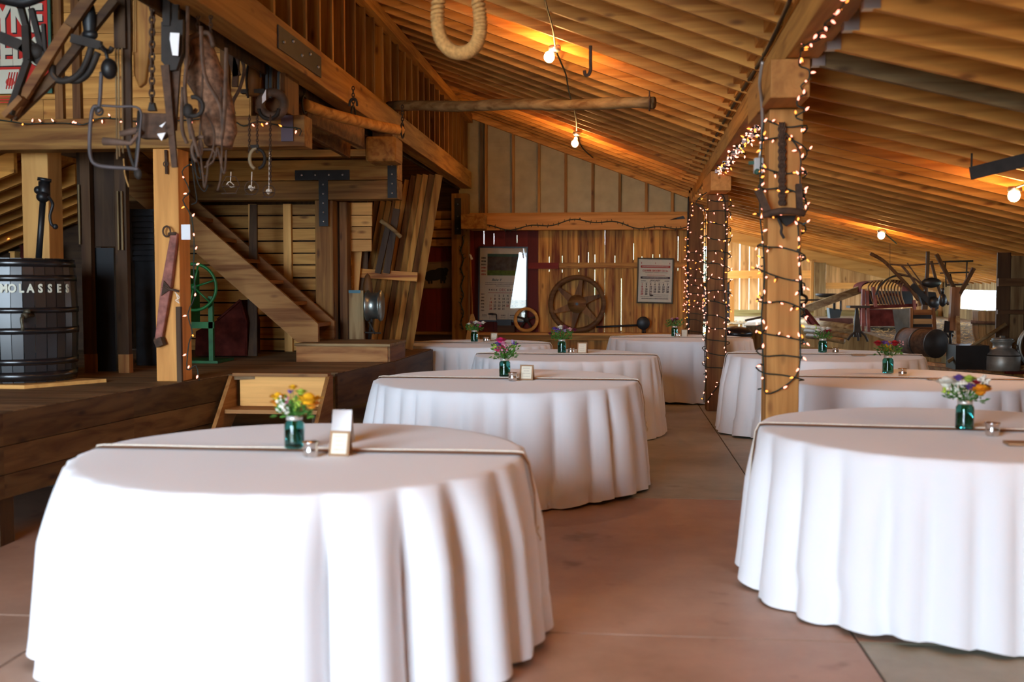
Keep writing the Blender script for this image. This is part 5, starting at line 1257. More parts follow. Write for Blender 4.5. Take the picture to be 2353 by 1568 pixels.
for x, y, r_, lb in ((530, 425, .065, 'steel trap with open hexagonal wire jaws hanging low'), (578, 432, .048, 'steel trap with a ball of twine below the front beam'), (618, 440, .042, 'round steel trap tied up with pale twine')):
    t = thing('steel_trap', lb, 'trap', TR(x, y+15, -.1))
    m = MB(); c_ = TR(x, y, -.1); k_ = 6 if x < 560 else 18; m.ring(c_, r_, .0035, 'Y', k_, 5); m.tube([c_+Vector((-r_, 0, -r_*.9)), c_+Vector((r_*.6, 0, -r_*.9))], .004); m.ring(c_+Vector((0, 0, -r_*.2)), r_*.9, .003, 'Z', 16, 4); obj('jaws', m, M_rust, t)
    m = MB()
    for q in range(9 if x > 560 else 3):
        v = Vector((R.gauss(0, 1), R.gauss(0, .6), R.gauss(0, 1))).normalized()*r_*.45; m.tube(curve_pts([c_+v, c_+Vector((v.z, v.x, -v.y)), c_-v*.8]), .0028, 4)
    m.tube([c_+Vector((0, 0, r_*.4)), TR(x+1, 350 if x > 600 else 395, -.1)], .003, 4); obj('twine', m, M_twine, t)
# hooks on the loft beam with the pole
m = MB(); m.ring(aY(812, 240, 8.2), .03, .01, 'Y', 16, 6, a0=-.3, a1=PI+.3, sz=1.5); single('iron_hook', m, M_iron, 'iron ring hook on the sloping loft beam above the lever pole', 'hook')

# ================================================================ WIDE POST FITTINGS
t = thing('chain_bundle', 'rusty multi-strand chain hanging down the front of the wide post', 'chain', aY(1797, 470, 6.26))
for dx in (-5, 0, 5):
    m = MB(); chain(m, aY(1797+dx, 284, 6.27), aY(1797+dx*.8, 470, 6.27), .028, .0065); obj('chain_strand', m, M_rust, t)
t = thing('iron_yoke', 'rusty iron yoke with two upright arms fixed across the wide post', 'iron yoke', aY(1800, 500, 6.2))
m = MB(); m.tube(curve_pts([aY(1756, 494, 6.2), aY(1775, 489, 6.16), aY(1800, 485, 6.14), (aY(1825, 486, 6.16)), aY(1846, 490, 6.2)]), .021, 8); obj('crossbar', m, M_rust, t)
m = MB(); m.beam(aY(1741, 436, 6.2), aY(1768, 496, 6.2), .04, .03, up=(0, 1, 0)); obj('arm', m, M_rust, t); m = MB(); m.beam(aY(1835, 424, 6.24), aY(1838, 492, 6.2), .035, .03, up=(0, 1, 0)); obj('arm', m, M_rust, t)
m = MB(); m.prism([aY(1782, 495, 6.25), aY(1830, 495, 6.25), aY(1822, 512, 6.25), aY(1808, 520, 6.25), aY(1792, 508, 6.25)], (0, .03, 0)); m.tube(curve_pts([aY(1788, 503, 6.22), aY(1796, 522, 6.22), aY(1795, 535, 6.22), aY(1802, 548, 6.22)]), .008); obj('lower_casting', m, M_iron, t)
t = thing('outlet_box', 'grey weatherproof outlet box on a conduit beside the wide post', 'outlet box', aY(1743, 400, 6.42))
m = MB(); a_, b_ = aY(1733, 398, 6.4), aY(1755, 362, 6.4); m.box(a_.x, b_.x, 6.4, 6.45, a_.z, b_.z); obj('box', m, plain('grey_plastic', (.42, .43, .42), .4), t, .006)
m = MB(); m.beam(aY(1720, 375, 6.42), aY(1736, 374, 6.42), .02, .02); m.ball(aY(1740, 395, 6.39), .018); obj('green_plug', m, plain('dark_green_plastic', (.03, .09, .06), .5), t)
m = MB(); m.tube(curve_pts([aY(1745, 402, 6.42), aY(1752, 415, 6.42), aY(1748, 430, 6.42), aY(1758, 440, 6.42)]), .006); obj('loose_cord', m, M_wire, t)
m = MB(); m.tube(curve_pts([aY(1752, 142, 5.93), aY(1746, 190, 6.05), aY(1750, 230, 6.25), aY(1752, 300, 6.4), aY(1746, 362, 6.42)]), .0095, 8); single('conduit', m, plain('grey_conduit', (.4, .4, .38), .4, .5), 'grey electrical conduit dropping from the roof beam to the outlet box', 'conduit')
pts = [(1838, -20), (1800, 62), (1757, 142), (1700, 232), (1660, 300), (1616, 378), (1600, 412), (1582, 452)]
m = MB(); m.tube(curve_pts([aZ(x, y, 2.885)-Vector((.03, 0, 0)) for x, y in pts], 3), .012, 6); m.tube(curve_pts([aY(1582, 452, 16.02), aY(1580, 560, 16.03), aY(1581, 700, 16.03), aY(1582, 765, 16.03)]), .011, 6); single('power_cable', m, M_black, 'dark power cable running along the roof beam and down the dotted post', 'cable')
m = MB(); m.tube([aY(1836, 345, 6.4), aY(1838, 378, 6.4)], .012); m.ball(aY(1838, 355, 6.4), .018, .015, .03); single('iron_bracket', m, M_black, 'small black bracket on the edge of the wide post', 'bracket')
t = thing('hook_rod', 'black iron rod with an open loop hanging beside the wide post', 'iron rod', aY(1838, 705, 6.5))
m = MB(); m.tube([aY(1836, 605, 6.48), aY(1839, 680, 6.48)], [.012, .018]); obj('rod', m, M_black, t)
m = MB(); m.tube(curve_pts([aY(1838, 685, 6.48), aY(1826, 694, 6.48), aY(1838, 702, 6.48), aY(1852, 694, 6.48), aY(1852, 682, 6.48), aY(1838, 676, 6.48)]), .009); obj('loop', m, M_black, t)

# ================================================================ LIGHTS
bm_ = MB(); bm_.tube([(0, 0, 0), (0, 0, .004), (0, 0, .012), (0, 0, .02), (0, 0, .026)], [.003, .0055, .0065, .004, .001], 6)
def mk_bulb(mat, s_=1.):
    o = obj('bulb', bm_, mat, None, local=True); me = o.data; bpy.data.objects.remove(o); return me
ME_A = mk_bulb(M_led); ME_B = mk_bulb(M_led2)
def fairy(label, pts, spacing, scale=1., wire_r=.004, jit=.03, maxn=99, warm=.25, k=3):
    t = thing('fairy_light_string', label, 'fairy lights', pts[0])
    P_ = curve_pts(pts, k); m = MB(); m.tube(P_, wire_r, 5)
    L_ = 0; nxt = .02; cnt = 0; o0 = Vector(pts[0]); bl = []
    for a_, b_ in zip(P_, P_[1:]):
        d = (b_-a_).length
        while nxt <= L_+d and cnt < maxn:
            c_ = a_.lerp(b_, (nxt-L_)/d); v = Vector((R.gauss(0, 1), -abs(R.gauss(0, 1))*.8, R.gauss(0, 1))).normalized()
            q = c_+v*jit*R.uniform(.4, 1.); m.tube([c_, q], wire_r*1.3, 4); bl.append((q, v)); cnt += 1; nxt += spacing*R.uniform(.7, 1.3)
        L_ += d
    obj('wire', m, M_wire, t)
    for q, v in bl:
        o = bpy.data.objects.new('bulb', ME_B if R.random() < warm else ME_A); COL.objects.link(o); o.parent = t; o.location = q-o0
        vv = (v+Vector((0, 0, .4*R.choice((-1, 1))))).normalized(); o.rotation_euler = vv.to_track_quat('Z', 'Y').to_euler(); o.scale = (scale, scale, scale)
    return t
def wrap(x0, x1, y0, y1, z0, z1, turns, off=.018, seed=1):
    rr = random.Random(seed); out = []; z = z0; dz = (z1-z0)/turns/4; g_ = off
    cor = [(x0-g_, y0-g_), (x1+g_, y0-g_), (x1+g_, y1+g_), (x0-g_, y1+g_)]
    for i in range(int(turns*4)):
        c_ = cor[i % 4]; f = rr.uniform(.2, 1.9) if i % 4 in (1, ) else rr.uniform(.5, 1.4); z += dz*f; out.append(Vector((c_[0], c_[1], z)))
        n_ = cor[(i+1) % 4]
        if i % 4 == 0: out.append(Vector(((c_[0]+n_[0])/2, y0-g_*.5, z+dz*.4+rr.uniform(-.03, .03))))
    return out
fairy('tangled fairy lights wound round the wide pale post', wrap(.875, 1.065, 6.3, 6.5, 2.43, .78, 11, seed=4), .085, .85, .0045, .028)
fairy('second fairy light strand hanging down both edges of the wide pale post', [aY(x, y, 6.27) for x, y in ((1756, 275), (1750, 330), (1746, 480), (1753, 560), (1757, 640), (1750, 720), (1752, 790), (1756, 870), (1760, 905), (1800, 890), (1836, 850), (1838, 760), (1838, 700), (1836, 560), (1834, 500), (1856, 480), (1838, 420), (1838, 350), (1800, 300))], .085, 1.0, .0045, .02)
fairy('dense fairy lights wound round the dark post in mid barn', wrap(1.04, 1.262, 12.28, 12.5, 2.45, .12, 14, seed=9), .11, 1.0, .005, .04)
fairy('second fairy light strand down the edges of the dark post in mid barn', [aY(x, y, 12.25) for x, y in ((1650, 400), (1640, 430), (1606, 455), (1600, 470), (1618, 480), (1622, 540), (1621, 620), (1625, 720), (1619, 810), (1622, 870), (1618, 925), (1640, 900), (1668, 860), (1666, 800), (1668, 720), (1662, 640), (1667, 560), (1666, 480), (1662, 450), (1642, 440))], .085, 1.0, .005, .04)
fairy('small scattered fairy lights on the dark brown post at the gable wall', wrap(1.075, 1.287, 16.06, 16.26, 1.95, .6, 11, seed=12), .085, 1.05, .004, .03)
fairy('fairy lights down the corner of the dark brown gable post', [aY(x, y, 16.02) for x, y in ((1612, 470), (1598, 460), (1590, 480), (1578, 560), (1580, 600), (1576, 650), (1580, 700), (1577, 735), (1580, 762))], .05, 1.05, .004, .03)
# along the roof beam
zz = 2.68
fairy('fairy lights under the roof beam above the wide pale post', [aZ(x, y, zz) for x, y in ((1985, -60), (1950, -10), (1925, 30), (1895, 55), (1905, 68), (1878, 75), (1880, 92), (1862, 98), (1842, 112), (1840, 122))]+[aY(x, y, 5.92) for x, y in ((1836, 150), (1858, 160), (1858, 182), (1840, 198), (1852, 215), (1835, 225), (1832, 243), (1852, 252), (1828, 268), (1845, 277))], .075, 1.0, .0045, .02)
zz = 2.67
pz = []
for i in range(15):
    u = i/14; pz.append(aZ(1748-95*u+(5 if i % 2 else -5), 283+112*u+(6 if i % 2 else -6), zz))
fairy('fairy lights zigzagging under the roof beam between the two wrapped posts', pz, .105, 1.3, .005, .03)
fairy('second fairy light strand under the roof beam between the two wrapped posts', [p+Vector((.05*math.sin(i*2.), .15, -.015)) for i, p in enumerate(pz)], .13, 1.25, .005, .03)
fairy('fairy lights draped along the front beam under the feed sign', [aY(x, y, 7.38) for x, y in ((-30, 272), (30, 280), (60, 285), (90, 284), (150, 283), (190, 287), (230, 272), (262, 273), (330, 280), (430, 276), (480, 272), (535, 278), (560, 290), (590, 280), (630, 286), (652, 292), (690, 296), (688, 312))], .085, 1.0, .0045, .03, warm=.4)
fairy('fairy lights running down the edge of the pale stage post', [aY(x, y, 7.38) for x, y in ((441, 375), (418, 395), (436, 440), (420, 460), (440, 500), (446, 560), (445, 620), (448, 680), (432, 720), (442, 765), (434, 790), (430, 850), (450, 840), (458, 876))], .12, 1.0, .0045, .02)
fairy('tiny fairy lights beyond the molasses barrel', [aY(x, y, 10.3) for x, y in ((-10, 545), (18, 540), (22, 550), (50, 540), (60, 546), (75, 555), (96, 556))], .06, 1.0, .003, .03, warm=.8)
# bare bulbs
def bare(label, sock, tip, Ysock, cords):
    s_ = aY(sock[0], sock[1], Ysock) if not isinstance(sock, Vector) else sock
    b_ = s_+Vector((-.035, -.02, -.105)) if tip is None else aY(tip[0], tip[1], Ysock-.02)
    t = thing('bare_bulb', label, 'light bulb', s_, 'bare lamp bulbs under the roof')
    m = MB(); m.lathe([(0, .03), (.045, .03), (.05, .015), (.05, -.005), (.03, -.02), (0, -.02)], s_, 20, cap=False); obj('lamp_holder', m, M_zinc, t)
    d = (b_-s_).normalized()
    m = MB(); m.tube([s_-Vector((0, 0, .015)), s_+d*.045], .016, 10); obj('screw_cap', m, M_zinc, t)
    m = MB(); m.ball(b_, .042, .042, .046, 16, 12); m.tube([s_+d*.045, b_], [.016, .03], 12); obj('glass_bulb', m, M_bulb, t)
    if cords:
        m = MB(); m.tube(curve_pts(cords, 4), .008, 6); obj('cord', m, M_wire, t)
    return t
rz_ = lambda x, y, dz=.02: Vector((x, y, zl(x)-dz))
def onroof(px, py):   # intersection with the underside of the main slope
    d = ray(px, py); t_ = (2.815-.3747*(CAM.x-1.067)-.02-CAM.z)/(d.z+.3747*d.x); return CAM+d*t_
s1 = onroof(1275, 108); s2 = onroof(1325, 305)
bare('bare glowing bulb under the main roof slope near the rope loop', s1-Vector((0, 0, .02)), (1262, 131), s1.y, [onroof(1243, -60), onroof(1252, 0), onroof(1270, 66), onroof(1275, 100), onroof(1281, 125), onroof(1300, 170), onroof(1306, 205), onroof(1313, 232), onroof(1323, 270), onroof(1325, 300)])
bare('bare glowing bulb under the main roof slope below the round pole', s2-Vector((0, 0, .02)), (1321, 330), s2.y, [onroof(1326, 306), onroof(1335, 335), onroof(1350, 352), onroof(1362, 362)])
bare('bare bulb under the roof above the camera position', Vector((-.4, 3.0, zl(-.4)-.04)), None, 3.0, None)
def onroof_r(px, py):
    d = ray(px, py); t_ = (2.92-.245*CAM.x-.02-CAM.z)/(d.z+.245*d.x); return CAM+d*t_
s3 = onroof_r(2332, 432); s4 = onroof_r(2026, 530)
bare('bare glowing bulb under the low side roof over the orange flower table', s3-Vector((0, 0, .02)), (2330, 450), s3.y, [onroof_r(2420, 400), s3])
bare('small distant bare bulb under the low side roof above the farm machinery', s4-Vector((0, 0, .02)), (2025, 541), s4.y, [s4, onroof_r(2060, 560)])
bare('added unseen bare bulb under the low side roof beside the camera position', Vector((3.0, 3.2, zr(3.0)-.04)), None, 3.2, None)  # lamp added out of view for its light on the side bay
# ================================================================ RIGHT BAY: curb, machinery, cans
cb = thing('earth_curb', 'rough plank curb holding back the raised earth floor', 'curb', (3.6, 14, 0))
pcs = [(1.3, 16.4), (3.3, 16.4), (3.9, 13.5), (4.42, 12.1), (5.95, 11.75)]
for (xa, ya), (xb, yb) in zip(pcs, pcs[1:]):
    for z0, z1 in ((.0, .22), (.225, .44)):
        m = MB(); d = Vector((xb-xa, yb-ya, 0)).normalized(); n_ = Vector((d.y, -d.x, 0))*.05
        m.prism([(xa, ya, z0), (xb, yb, z0), (xb, yb, z1), (xa, ya, z1)], n_); obj('curb_plank', m, W['greyX'] if z0 > .1 else W['brownX'], cb)
    m = MB(); m.prism([(xa, ya-.07, .445), (xb, yb-.07, .445), (xb, yb+.12, .445), (xa, ya+.12, .445)], (0, 0, .04)); obj('curb_cap', m, W['beamX'], cb)
def G(px, py, Y): return aY(px, py, Y)
def ground_at(px, Y): p = aY(px, 700, Y); return zg(p.x, Y)
# framed poster leaning by the doorway gap
t = thing('framed_poster', 'tall dark framed poster leaning behind the lit dark post', 'picture', G(1645, 745, 17.2))
m = MB(); m.prism([G(1602, 743, 17.2), G(1680, 743, 17.2), G(1680, 650, 17.3), G(1602, 650, 17.3)], (0, .02, 0)); obj('print', m, plain('navy_print', (.02, .028, .045), .5, noise=.5, nscale=4), t)
m = MB(); m.prism([G(1677, 745, 17.18), G(1687, 745, 17.18), G(1687, 646, 17.28), G(1677, 646, 17.28)], (0, .03, 0)); m.prism([G(1600, 748, 17.18), G(1687, 748, 17.18), G(1687, 742, 17.18), G(1600, 742, 17.18)], (0, .03, 0)); m.prism([G(1600, 650, 17.28), G(1687, 650, 17.28), G(1687, 646, 17.28), G(1600, 646, 17.28)], (0, .03, 0)); obj('frame', m, W['paleZ'], t)
# bin with black bag
t = thing('bag_lined_bin', 'bin lined with a black plastic bag beside the table end', 'bin', G(1695, 800, 15.2))
c = G(1693, 770, 15.2)
m = MB(); m.lathe([(0, 0), (.16, 0), (.19, c.z-.03), (0, c.z-.03)], (c.x, c.y, .01), 20, cap=False); obj('bin', m, M_black, t)
m = MB(); m.ball((c.x, c.y, c.z+.02), .22, .2, .10, 20, 9, jit=.12); obj('plastic_bag', m, M_bag, t)
# crate boxes with papers
t = thing('storage_box', 'tall pale wooden box topped with papers and a slanting stick', 'box', G(1735, 830, 15.9))
a_, b_ = G(1712, 700, 15.9), G(1790, 746, 15.9); m = MB(); m.box(a_.x, b_.x, 15.75, 16.2, .0, b_.z); obj('box_body', m, W['greyZ'], t)
m = MB(); m.prism([G(1709, 749, 15.7), G(1772, 749, 15.7), G(1785, 737, 16.2), G(1722, 737, 16.2)], (0, 0, .015)); obj('paper_sheets', m, M_cream, t)
m = MB(); m.beam(G(1712, 737, 15.9), G(1760, 727, 16.0), .02, .03); obj('stick', m, W['darkX'], t)
# timbers on the ground
rl_ = random.Random(3)
for i in range(4):
    a_, b_ = G(1843+i*4, 748+7*i, 16.2-.5*i), G(1975-12*i, 757+6*i, 15.4-.4*i); a_.z = zg(a_.x, a_.y)+.05+.0*i; b_.z = zg(b_.x, b_.y)+.05
    m = MB(); m.tube([a_, (a_+b_)/2+Vector((0, 0, .01)), b_], .055-.006*i, 8); single('old_log', m, W['greyX'], 'grey weathered logs lying on the earth floor behind the cream flowers', 'log', 'weathered logs on the earth floor')
# riding plough with iron seat
t = thing('riding_plough', 'old riding plough with a pierced iron seat and long wooden tongue', 'farm machine', G(1890, 745, 16.5)); Yp = 16.3
m = MB(); m.beam(G(1835, 717, 15.9), G(1978, 665, 16.3), .05, .11); obj('wooden_tongue', m, W['greyX'], t)
m = MB(); m.lathe([(0, 0), (.09, .005), (.15, .03), (.155, .06), (.145, .06), (.13, .035), (0, .012)], G(1898, 684, Yp), 20, cap=False); obj('iron_seat', m, M_iron, t)
m = MB(); m.beam(G(1838, 690, Yp), G(1933, 689, Yp), .03, .025); m.tube([G(1932, 690, Yp), G(1932, 715, Yp)], .014); m.tube([G(1917, 690, Yp), G(1917, 712, Yp)], .02); m.tube([G(1898, 686, Yp), G(1903, 700, Yp)], .012); obj('seat_bar', m, M_iron, t)
m = MB(); m.beam(G(1838, 700, 16.0), G(1880, 752, 15.7), .06, .05); m.beam(G(1848, 722, 16.0), G(1868, 755, 15.8), .05, .04); obj('red_brace', m, M_dkred, t)
m = MB(); m.prism([G(1905, 708, 16.5), G(1935, 712, 16.5), G(1930, 730, 16.5), G(1908, 732, 16.5)], (0, .2, 0)); obj('tool_box', m, plain('blue_grey_tin', (.05, .065, .07), .5, .4), t)
m = MB(); m.prism([G(1884, 742, 16.4), G(1960, 745, 16.4), G(1960, 732, 16.4), G(1882, 732, 16.4)], (0, .25, 0)); obj('frame_plank', m, plain('dull_red_wood', (.10, .04, .03), .8, noise=.4), t)
# fanning mill: curved slatted drum on red legs
t = thing('fanning_mill', 'red wooden fanning mill with a curved slatted drum', 'farm machine', G(2040, 765, 15.9)); Yf = 15.7
hood = [(1978, 668), (1982, 655), (1996, 648), (2020, 645), (2055, 643), (2080, 648), (2092, 660), (2096, 680)]
m = MB(); P_ = curve_pts([G(x, y, Yf+.35) for x, y in hood], 3); P2 = [p+Vector((0, .55, 0)) for p in P_]; n = len(P_); m.add(P_+P2+[p-Vector((0, 0, .02)) for p in P_]+[p-Vector((0, 0, .02)) for p in P2], [(i, i+1, n+i+1, n+i) for i in range(n-1)]+[(2*n+i, 3*n+i, 3*n+i+1, 2*n+i+1) for i in range(n-1)], True); obj('hood', m, M_dkred, t)
for i in range(11):
    u = i/10; x = 2003+70*u
    m = MB(); m.tube(curve_pts([G(x+6, 704, Yf), G(x-2, 680, Yf-.05), G(x-8+6*u, 660, Yf), G(x+2+4*u, 645+3*abs(u-.5), Yf+.2)]), .011, 6); obj('slat', m, W['brownZ'], t)
m = MB(); m.tube(curve_pts([G(2012, 700, Yf), G(2025, 682, Yf), G(2045, 676, Yf), G(2066, 682, Yf), G(2076, 700, Yf)]), .02, 8); obj('drum_opening', m, M_dkred, t)
m = MB(); m.prism([G(1978, 700, Yf+.3), G(2100, 700, Yf+.3), G(2096, 670, Yf+.3), G(1980, 668, Yf+.3)], (0, .03, 0)); obj('inner_panel', m, M_black, t)
m = MB(); m.prism([G(1976, 712, Yf-.02), G(2108, 705, Yf-.02), G(2108, 698, Yf-.02), G(1976, 703, Yf-.02)], (0, .06, 0)); m.prism([G(1990, 750, Yf+.05), G(2105, 750, Yf+.05), G(2105, 712, Yf+.05), G(1990, 712, Yf+.05)], (0, .4, 0)); obj('body_box', m, M_dkred, t)
for a_, b_ in (((1984, 665), (1982, 764)), ((1992, 668), (1996, 764)), ((2100, 690), (2104, 750)), ((2006, 660), (2012, 705))):
    m = MB(); p = G(*b_, Yf-.05); p.z = min(p.z, zg(p.x, p.y)+.0) if b_[1] > 740 else p.z; m.beam(G(*a_, Yf-.05), p, .04, .05, up=(0, 1, 0)); obj('leg', m, plain('brick_red_paint', (.16, .035, .02), .7, noise=.4), t)
# treadle sewing-machine stand
t = thing('treadle_stand', 'black cast-iron treadle stand on splayed feet', 'iron stand', G(1965, 782, 14.6)); Yt = 14.6
m = MB(); m.box(G(1950, 700, Yt).x, G(1996, 700, Yt).x, Yt-.1, Yt+.15, G(1960, 708, Yt).z, G(1960, 703, Yt).z); obj('top', m, M_iron, t)
m = MB(); m.prism([G(1962, 775, Yt), G(1980, 775, Yt), G(1976, 740, Yt), G(1972, 708, Yt), G(1967, 708, Yt), G(1964, 740, Yt)], (0, .05, 0)); obj('column', m, M_iron, t)
for p in ([(1966, 762), (1955, 772), (1948, 780)], [(1978, 762), (1988, 772), (1994, 781)], [(1970, 765), (1972, 775), (1972, 783)]):
    m = MB(); q = [G(x, y, Yt-.05) for x, y in p]; q[-1].z = zg(q[-1].x, q[-1].y)+.01; m.tube(curve_pts(q), .016, 6); obj('foot', m, M_iron, t)
# crate
t = thing('slatted_crate', 'open slatted crate with a grey side resting on the dark drum', 'crate', G(2100, 768, 14.0)); Yc = 13.9
m = MB(); m.prism([G(2051, 712, Yc+.3), G(2093, 708, Yc), G(2093, 768, Yc), G(2058, 765, Yc+.3)], (.01, .03, 0)); obj('side_panel', m, plain('blue_grey_board', (.07, .08, .075), .8, noise=.3), t)
for ya, yb, mm in ((712, 724, 'brownX'), (733, 745, 'greyX'), (752, 762, 'brownX')):
    m = MB(); m.prism([G(2096, ya, Yc), G(2143, ya, Yc), G(2145, yb, Yc), G(2096, yb, Yc)], (0, .02, 0)); obj('slat', m, W[mm], t)
for x0, x1 in ((2092, 2098), (2141, 2149)):
    m = MB(); m.prism([G(x0, 708, Yc-.02), G(x1, 708, Yc-.02), G(x1+(4 if x0 > 2100 else 0), 768, Yc-.02), G(x0+(4 if x0 > 2100 else 0), 768, Yc-.02)], (0, .04, 0)); obj('corner_post', m, W['brownZ'], t)
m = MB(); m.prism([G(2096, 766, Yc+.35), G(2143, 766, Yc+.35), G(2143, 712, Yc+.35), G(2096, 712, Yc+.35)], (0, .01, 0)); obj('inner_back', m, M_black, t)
# drum lying
t = thing('iron_drum', 'dark rusty iron drum lying on its side below the crate', 'drum', G(2120, 826, 13.2))
a_, b_ = G(2080, 792, 13.4), G(2152, 802, 12.9); a_.z = b_.z = zg(a_.x, a_.y)+.17
m = MB(); m.tube([a_, b_], .165, 24); obj('drum_shell', m, M_rust, t)
for u in (.02, .5, .98):
    m = MB(); c_ = a_.lerp(b_, u); d = (b_-a_).normalized()*.012; m.tube([c_-d, c_+d], .172, 24); obj('drum_rib', m, M_iron, t)
# tall planter machine with A-frame poles and tank
t = thing('row_planter', 'tall wooden row planter with two splayed handles and iron rods', 'farm machine', G(2187, 785, 14.2)); Yn = 14.0
m = MB(); m.beam(G(2190, 760, Yn), G(2196, 660, Yn), .11, .08, up=(0, 1, 0)); obj('stock', m, wood('reddish_board', (.19, .10, .06), 'Z'), t)
for p in (((2192, 662), (2152, 585)), ((2198, 690), (2238, 616))):
    m = MB(); m.beam(G(*p[0], Yn), G(*p[1], Yn-.1), .045, .04, up=(0, 1, 0)); obj('handle', m, W['darkZ'], t)
m = MB()
for p, r_ in ((((2160, 602), (2236, 600)), .012), (((2160, 628), (2226, 626)), .01), (((2172, 602), (2174, 660)), .009), (((2222, 602), (2220, 650)), .009), (((2174, 655), (2225, 654)), .012), (((2183, 630), (2190, 660)), .012)):
    m.tube([G(*p[0], Yn+.05), G(*p[1], Yn+.05)], r_, 6)
obj('iron_rods', m, M_iron, t)
m = MB(); m.prism([G(2173, 765, Yn-.03), G(2192, 765, Yn-.03), G(2190, 740, Yn-.03), G(2176, 738, Yn-.03)], (0, .1, 0)); m.tube(curve_pts([G(2172, 765, Yn), G(2182, 775, Yn), G(2190, 770, Yn)]), .014); p = G(2184, 776, Yn); m.tube([G(2184, 760, Yn), Vector((p.x, p.y, zg(p.x, p.y)))], .02); obj('planting_shoe', m, M_black, t)
m = MB(); p = G(2200, 700, Yn+.1); q = G(2203, 812, Yn-.5); m.beam(p, Vector((q.x, q.y, .48)), .05, .03, up=(0, 1, 0)); obj('grey_prop', m, W['greyZ'], t)
m = MB(); m.ball(G(2166, 690, Yn-.1), .05, .05, .085, 16, 10); m.tube([G(2166, 675, Yn-.1), G(2166, 662, Yn-.1)], .02); single('oil_lantern', m, M_black, 'black pear-shaped lantern hanging against the bright opening', 'lantern')
# walking cultivator: thin bars rising over the mill
t = thing('walking_cultivator', 'dark walking cultivator with long curved handles rising over the red mill', 'farm machine', G(2120, 715, 14.8)); Yw = 14.7
for p, r_ in (([(2000, 583), (2030, 600), (2060, 630), (2088, 660), (2110, 690)], .024), ([(2072, 610), (2090, 632), (2105, 655), (2118, 680)], .018), ([(2045, 608), (2090, 610), (2130, 607), (2160, 606)], .011), ([(2132, 578), (2131, 620), (2128, 660), (2130, 700)], .026), ([(2140, 600), (2150, 640), (2162, 675), (2180, 700)], .02), ([(2085, 605), (2110, 640), (2128, 660)], .009), ([(2060, 628), (2100, 640), (2128, 668)], .012)):
    m = MB(); m.tube(TP(p, Yw), r_, 7); obj('handle' if r_ > .02 else 'rod', m, M_rust if r_ < .02 else W['darkZ'], t)
m = MB(); m.beam(G(2095, 655, Yw), G(2152, 712, Yw), .07, .05, up=(0, 1, 0)); m.ball(G(2140, 650, Yw), .13, .06, .07, 14, 8); m.ball(G(2146, 695, Yw), .08, .06, .08); m.prism([G(2110, 668, Yw), G(2150, 672, Yw), G(2158, 705, Yw), G(2120, 700, Yw)], (0, .08, 0)); obj('gear_casting', m, M_black, t)
m = MB(); m.ring(G(2070, 690, Yw+.3), .34, .014, 'Y', 34, 6, a0=.2, a1=PI-.2); obj('wheel_arc', m, M_iron, t)
p = G(2125, 700, Yw); m = MB(); m.beam(p, Vector((p.x, p.y+.1, zg(p.x, p.y))), .07, .06, up=(0, 1, 0)); obj('frame_post', m, W['darkZ'], t)
m = MB(); m.beam(G(2118, 703, Yw+.2), G(2112, 655, Yw+.2), .09, .03, up=(0, 1, 0)); single('yellow_board', m, W['wallZ'], 'short upright yellowish board between mill and planter', 'board')
m = MB(); m.tube(curve_pts([G(2045, 560, 14.5), G(2045, 600, 14.5), G(2044, 640, 14.5)]), .003, 4); single('hanging_wire', m, M_iron, 'thin wire hanging from the low roof over the red mill', 'wire')
# stone-ish wall panel under the opening
m = MB(); x = 5.93; 
for i in range(5): m.box(5.9, 5.97, 15.5+i*.62, 15.5+i*.62+.6, .9, .995)
m = MB(); m.box(5.90, 5.98, 15.2, 18.3, .6, .98); single('whitewashed_sill', m, plain('whitewashed_block', (.34, .35, .33), .8, noise=.3, nscale=6), 'whitewashed low wall under the bright side opening', 'sill')['kind'] = 'thing'
# half barrel
t = thing('half_barrel', 'old wooden half barrel standing before the bright side opening', 'barrel', G(2290, 790, 13.2))
c = G(2300, 790, 13.4); c.z = zg(c.x, c.y); zt_ = G(2290, 716, 13.2).z-c.z
m = MB()
for i in range(18):
    a0, a1 = 2*PI*i/18+.01, 2*PI*(i+1)/18-.01; vs = []
    for z_, r_ in ((0, .24), (zt_*.5, .32), (zt_, .335)):
        for aa in (a0, a1): vs.append((c.x+r_*math.cos(aa), c.y+r_*math.sin(aa), c.z+z_))
    m.add(vs, [(0, 1, 3, 2), (2, 3, 5, 4)], True)
obj('staves', m, W['greyZ'], t)
for z_, r_ in ((.06, .27), (zt_*.75, .338)):
    m = MB(); m.lathe([(r_, z_-.02), (r_+.006, z_-.02), (r_+.006, z_+.02), (r_, z_+.02)], c, 30, cap=False); obj('hoop', m, M_rust, t)
# dark upright panel near the frame edge
t = thing('stall_panel', 'dark brown plank stall panel at the end of the low side bay', 'panel', G(2330, 745, 12.6)); t['kind'] = 'thing'
x0 = G(2290, 700, 12.6).x
for i in range(6):
    m = MB(); m.box(x0+i*.15, x0+i*.15+.146, 12.6, 12.63, zg(x0+.1, 12.6), zr(x0+i*.15+.15)-.01 if i < 8 else 1.5); obj('plank', m, W['greyZ'] if i % 2 else W['darkZ'], t)
m = MB(); m.box(x0, x0+.85, 12.55, 12.6, G(2300, 658, 12.6).z, G(2300, 640, 12.6).z); obj('top_rail', m, W['darkX'], t)
m = MB(); m.box(x0, x0+.85, 12.55, 12.6, G(2300, 722, 12.6).z, G(2300, 712, 12.6).z); obj('lower_rail', m, W['darkX'], t)
m = MB(); a_, b_ = G(2178, 832, 12.35), G(2312, 745, 12.3); m.tube([a_, b_], .022, 8); single('long_handle', m, W['greyX'], 'long grey tool handle slanting in front of the half barrel', 'tool handle')
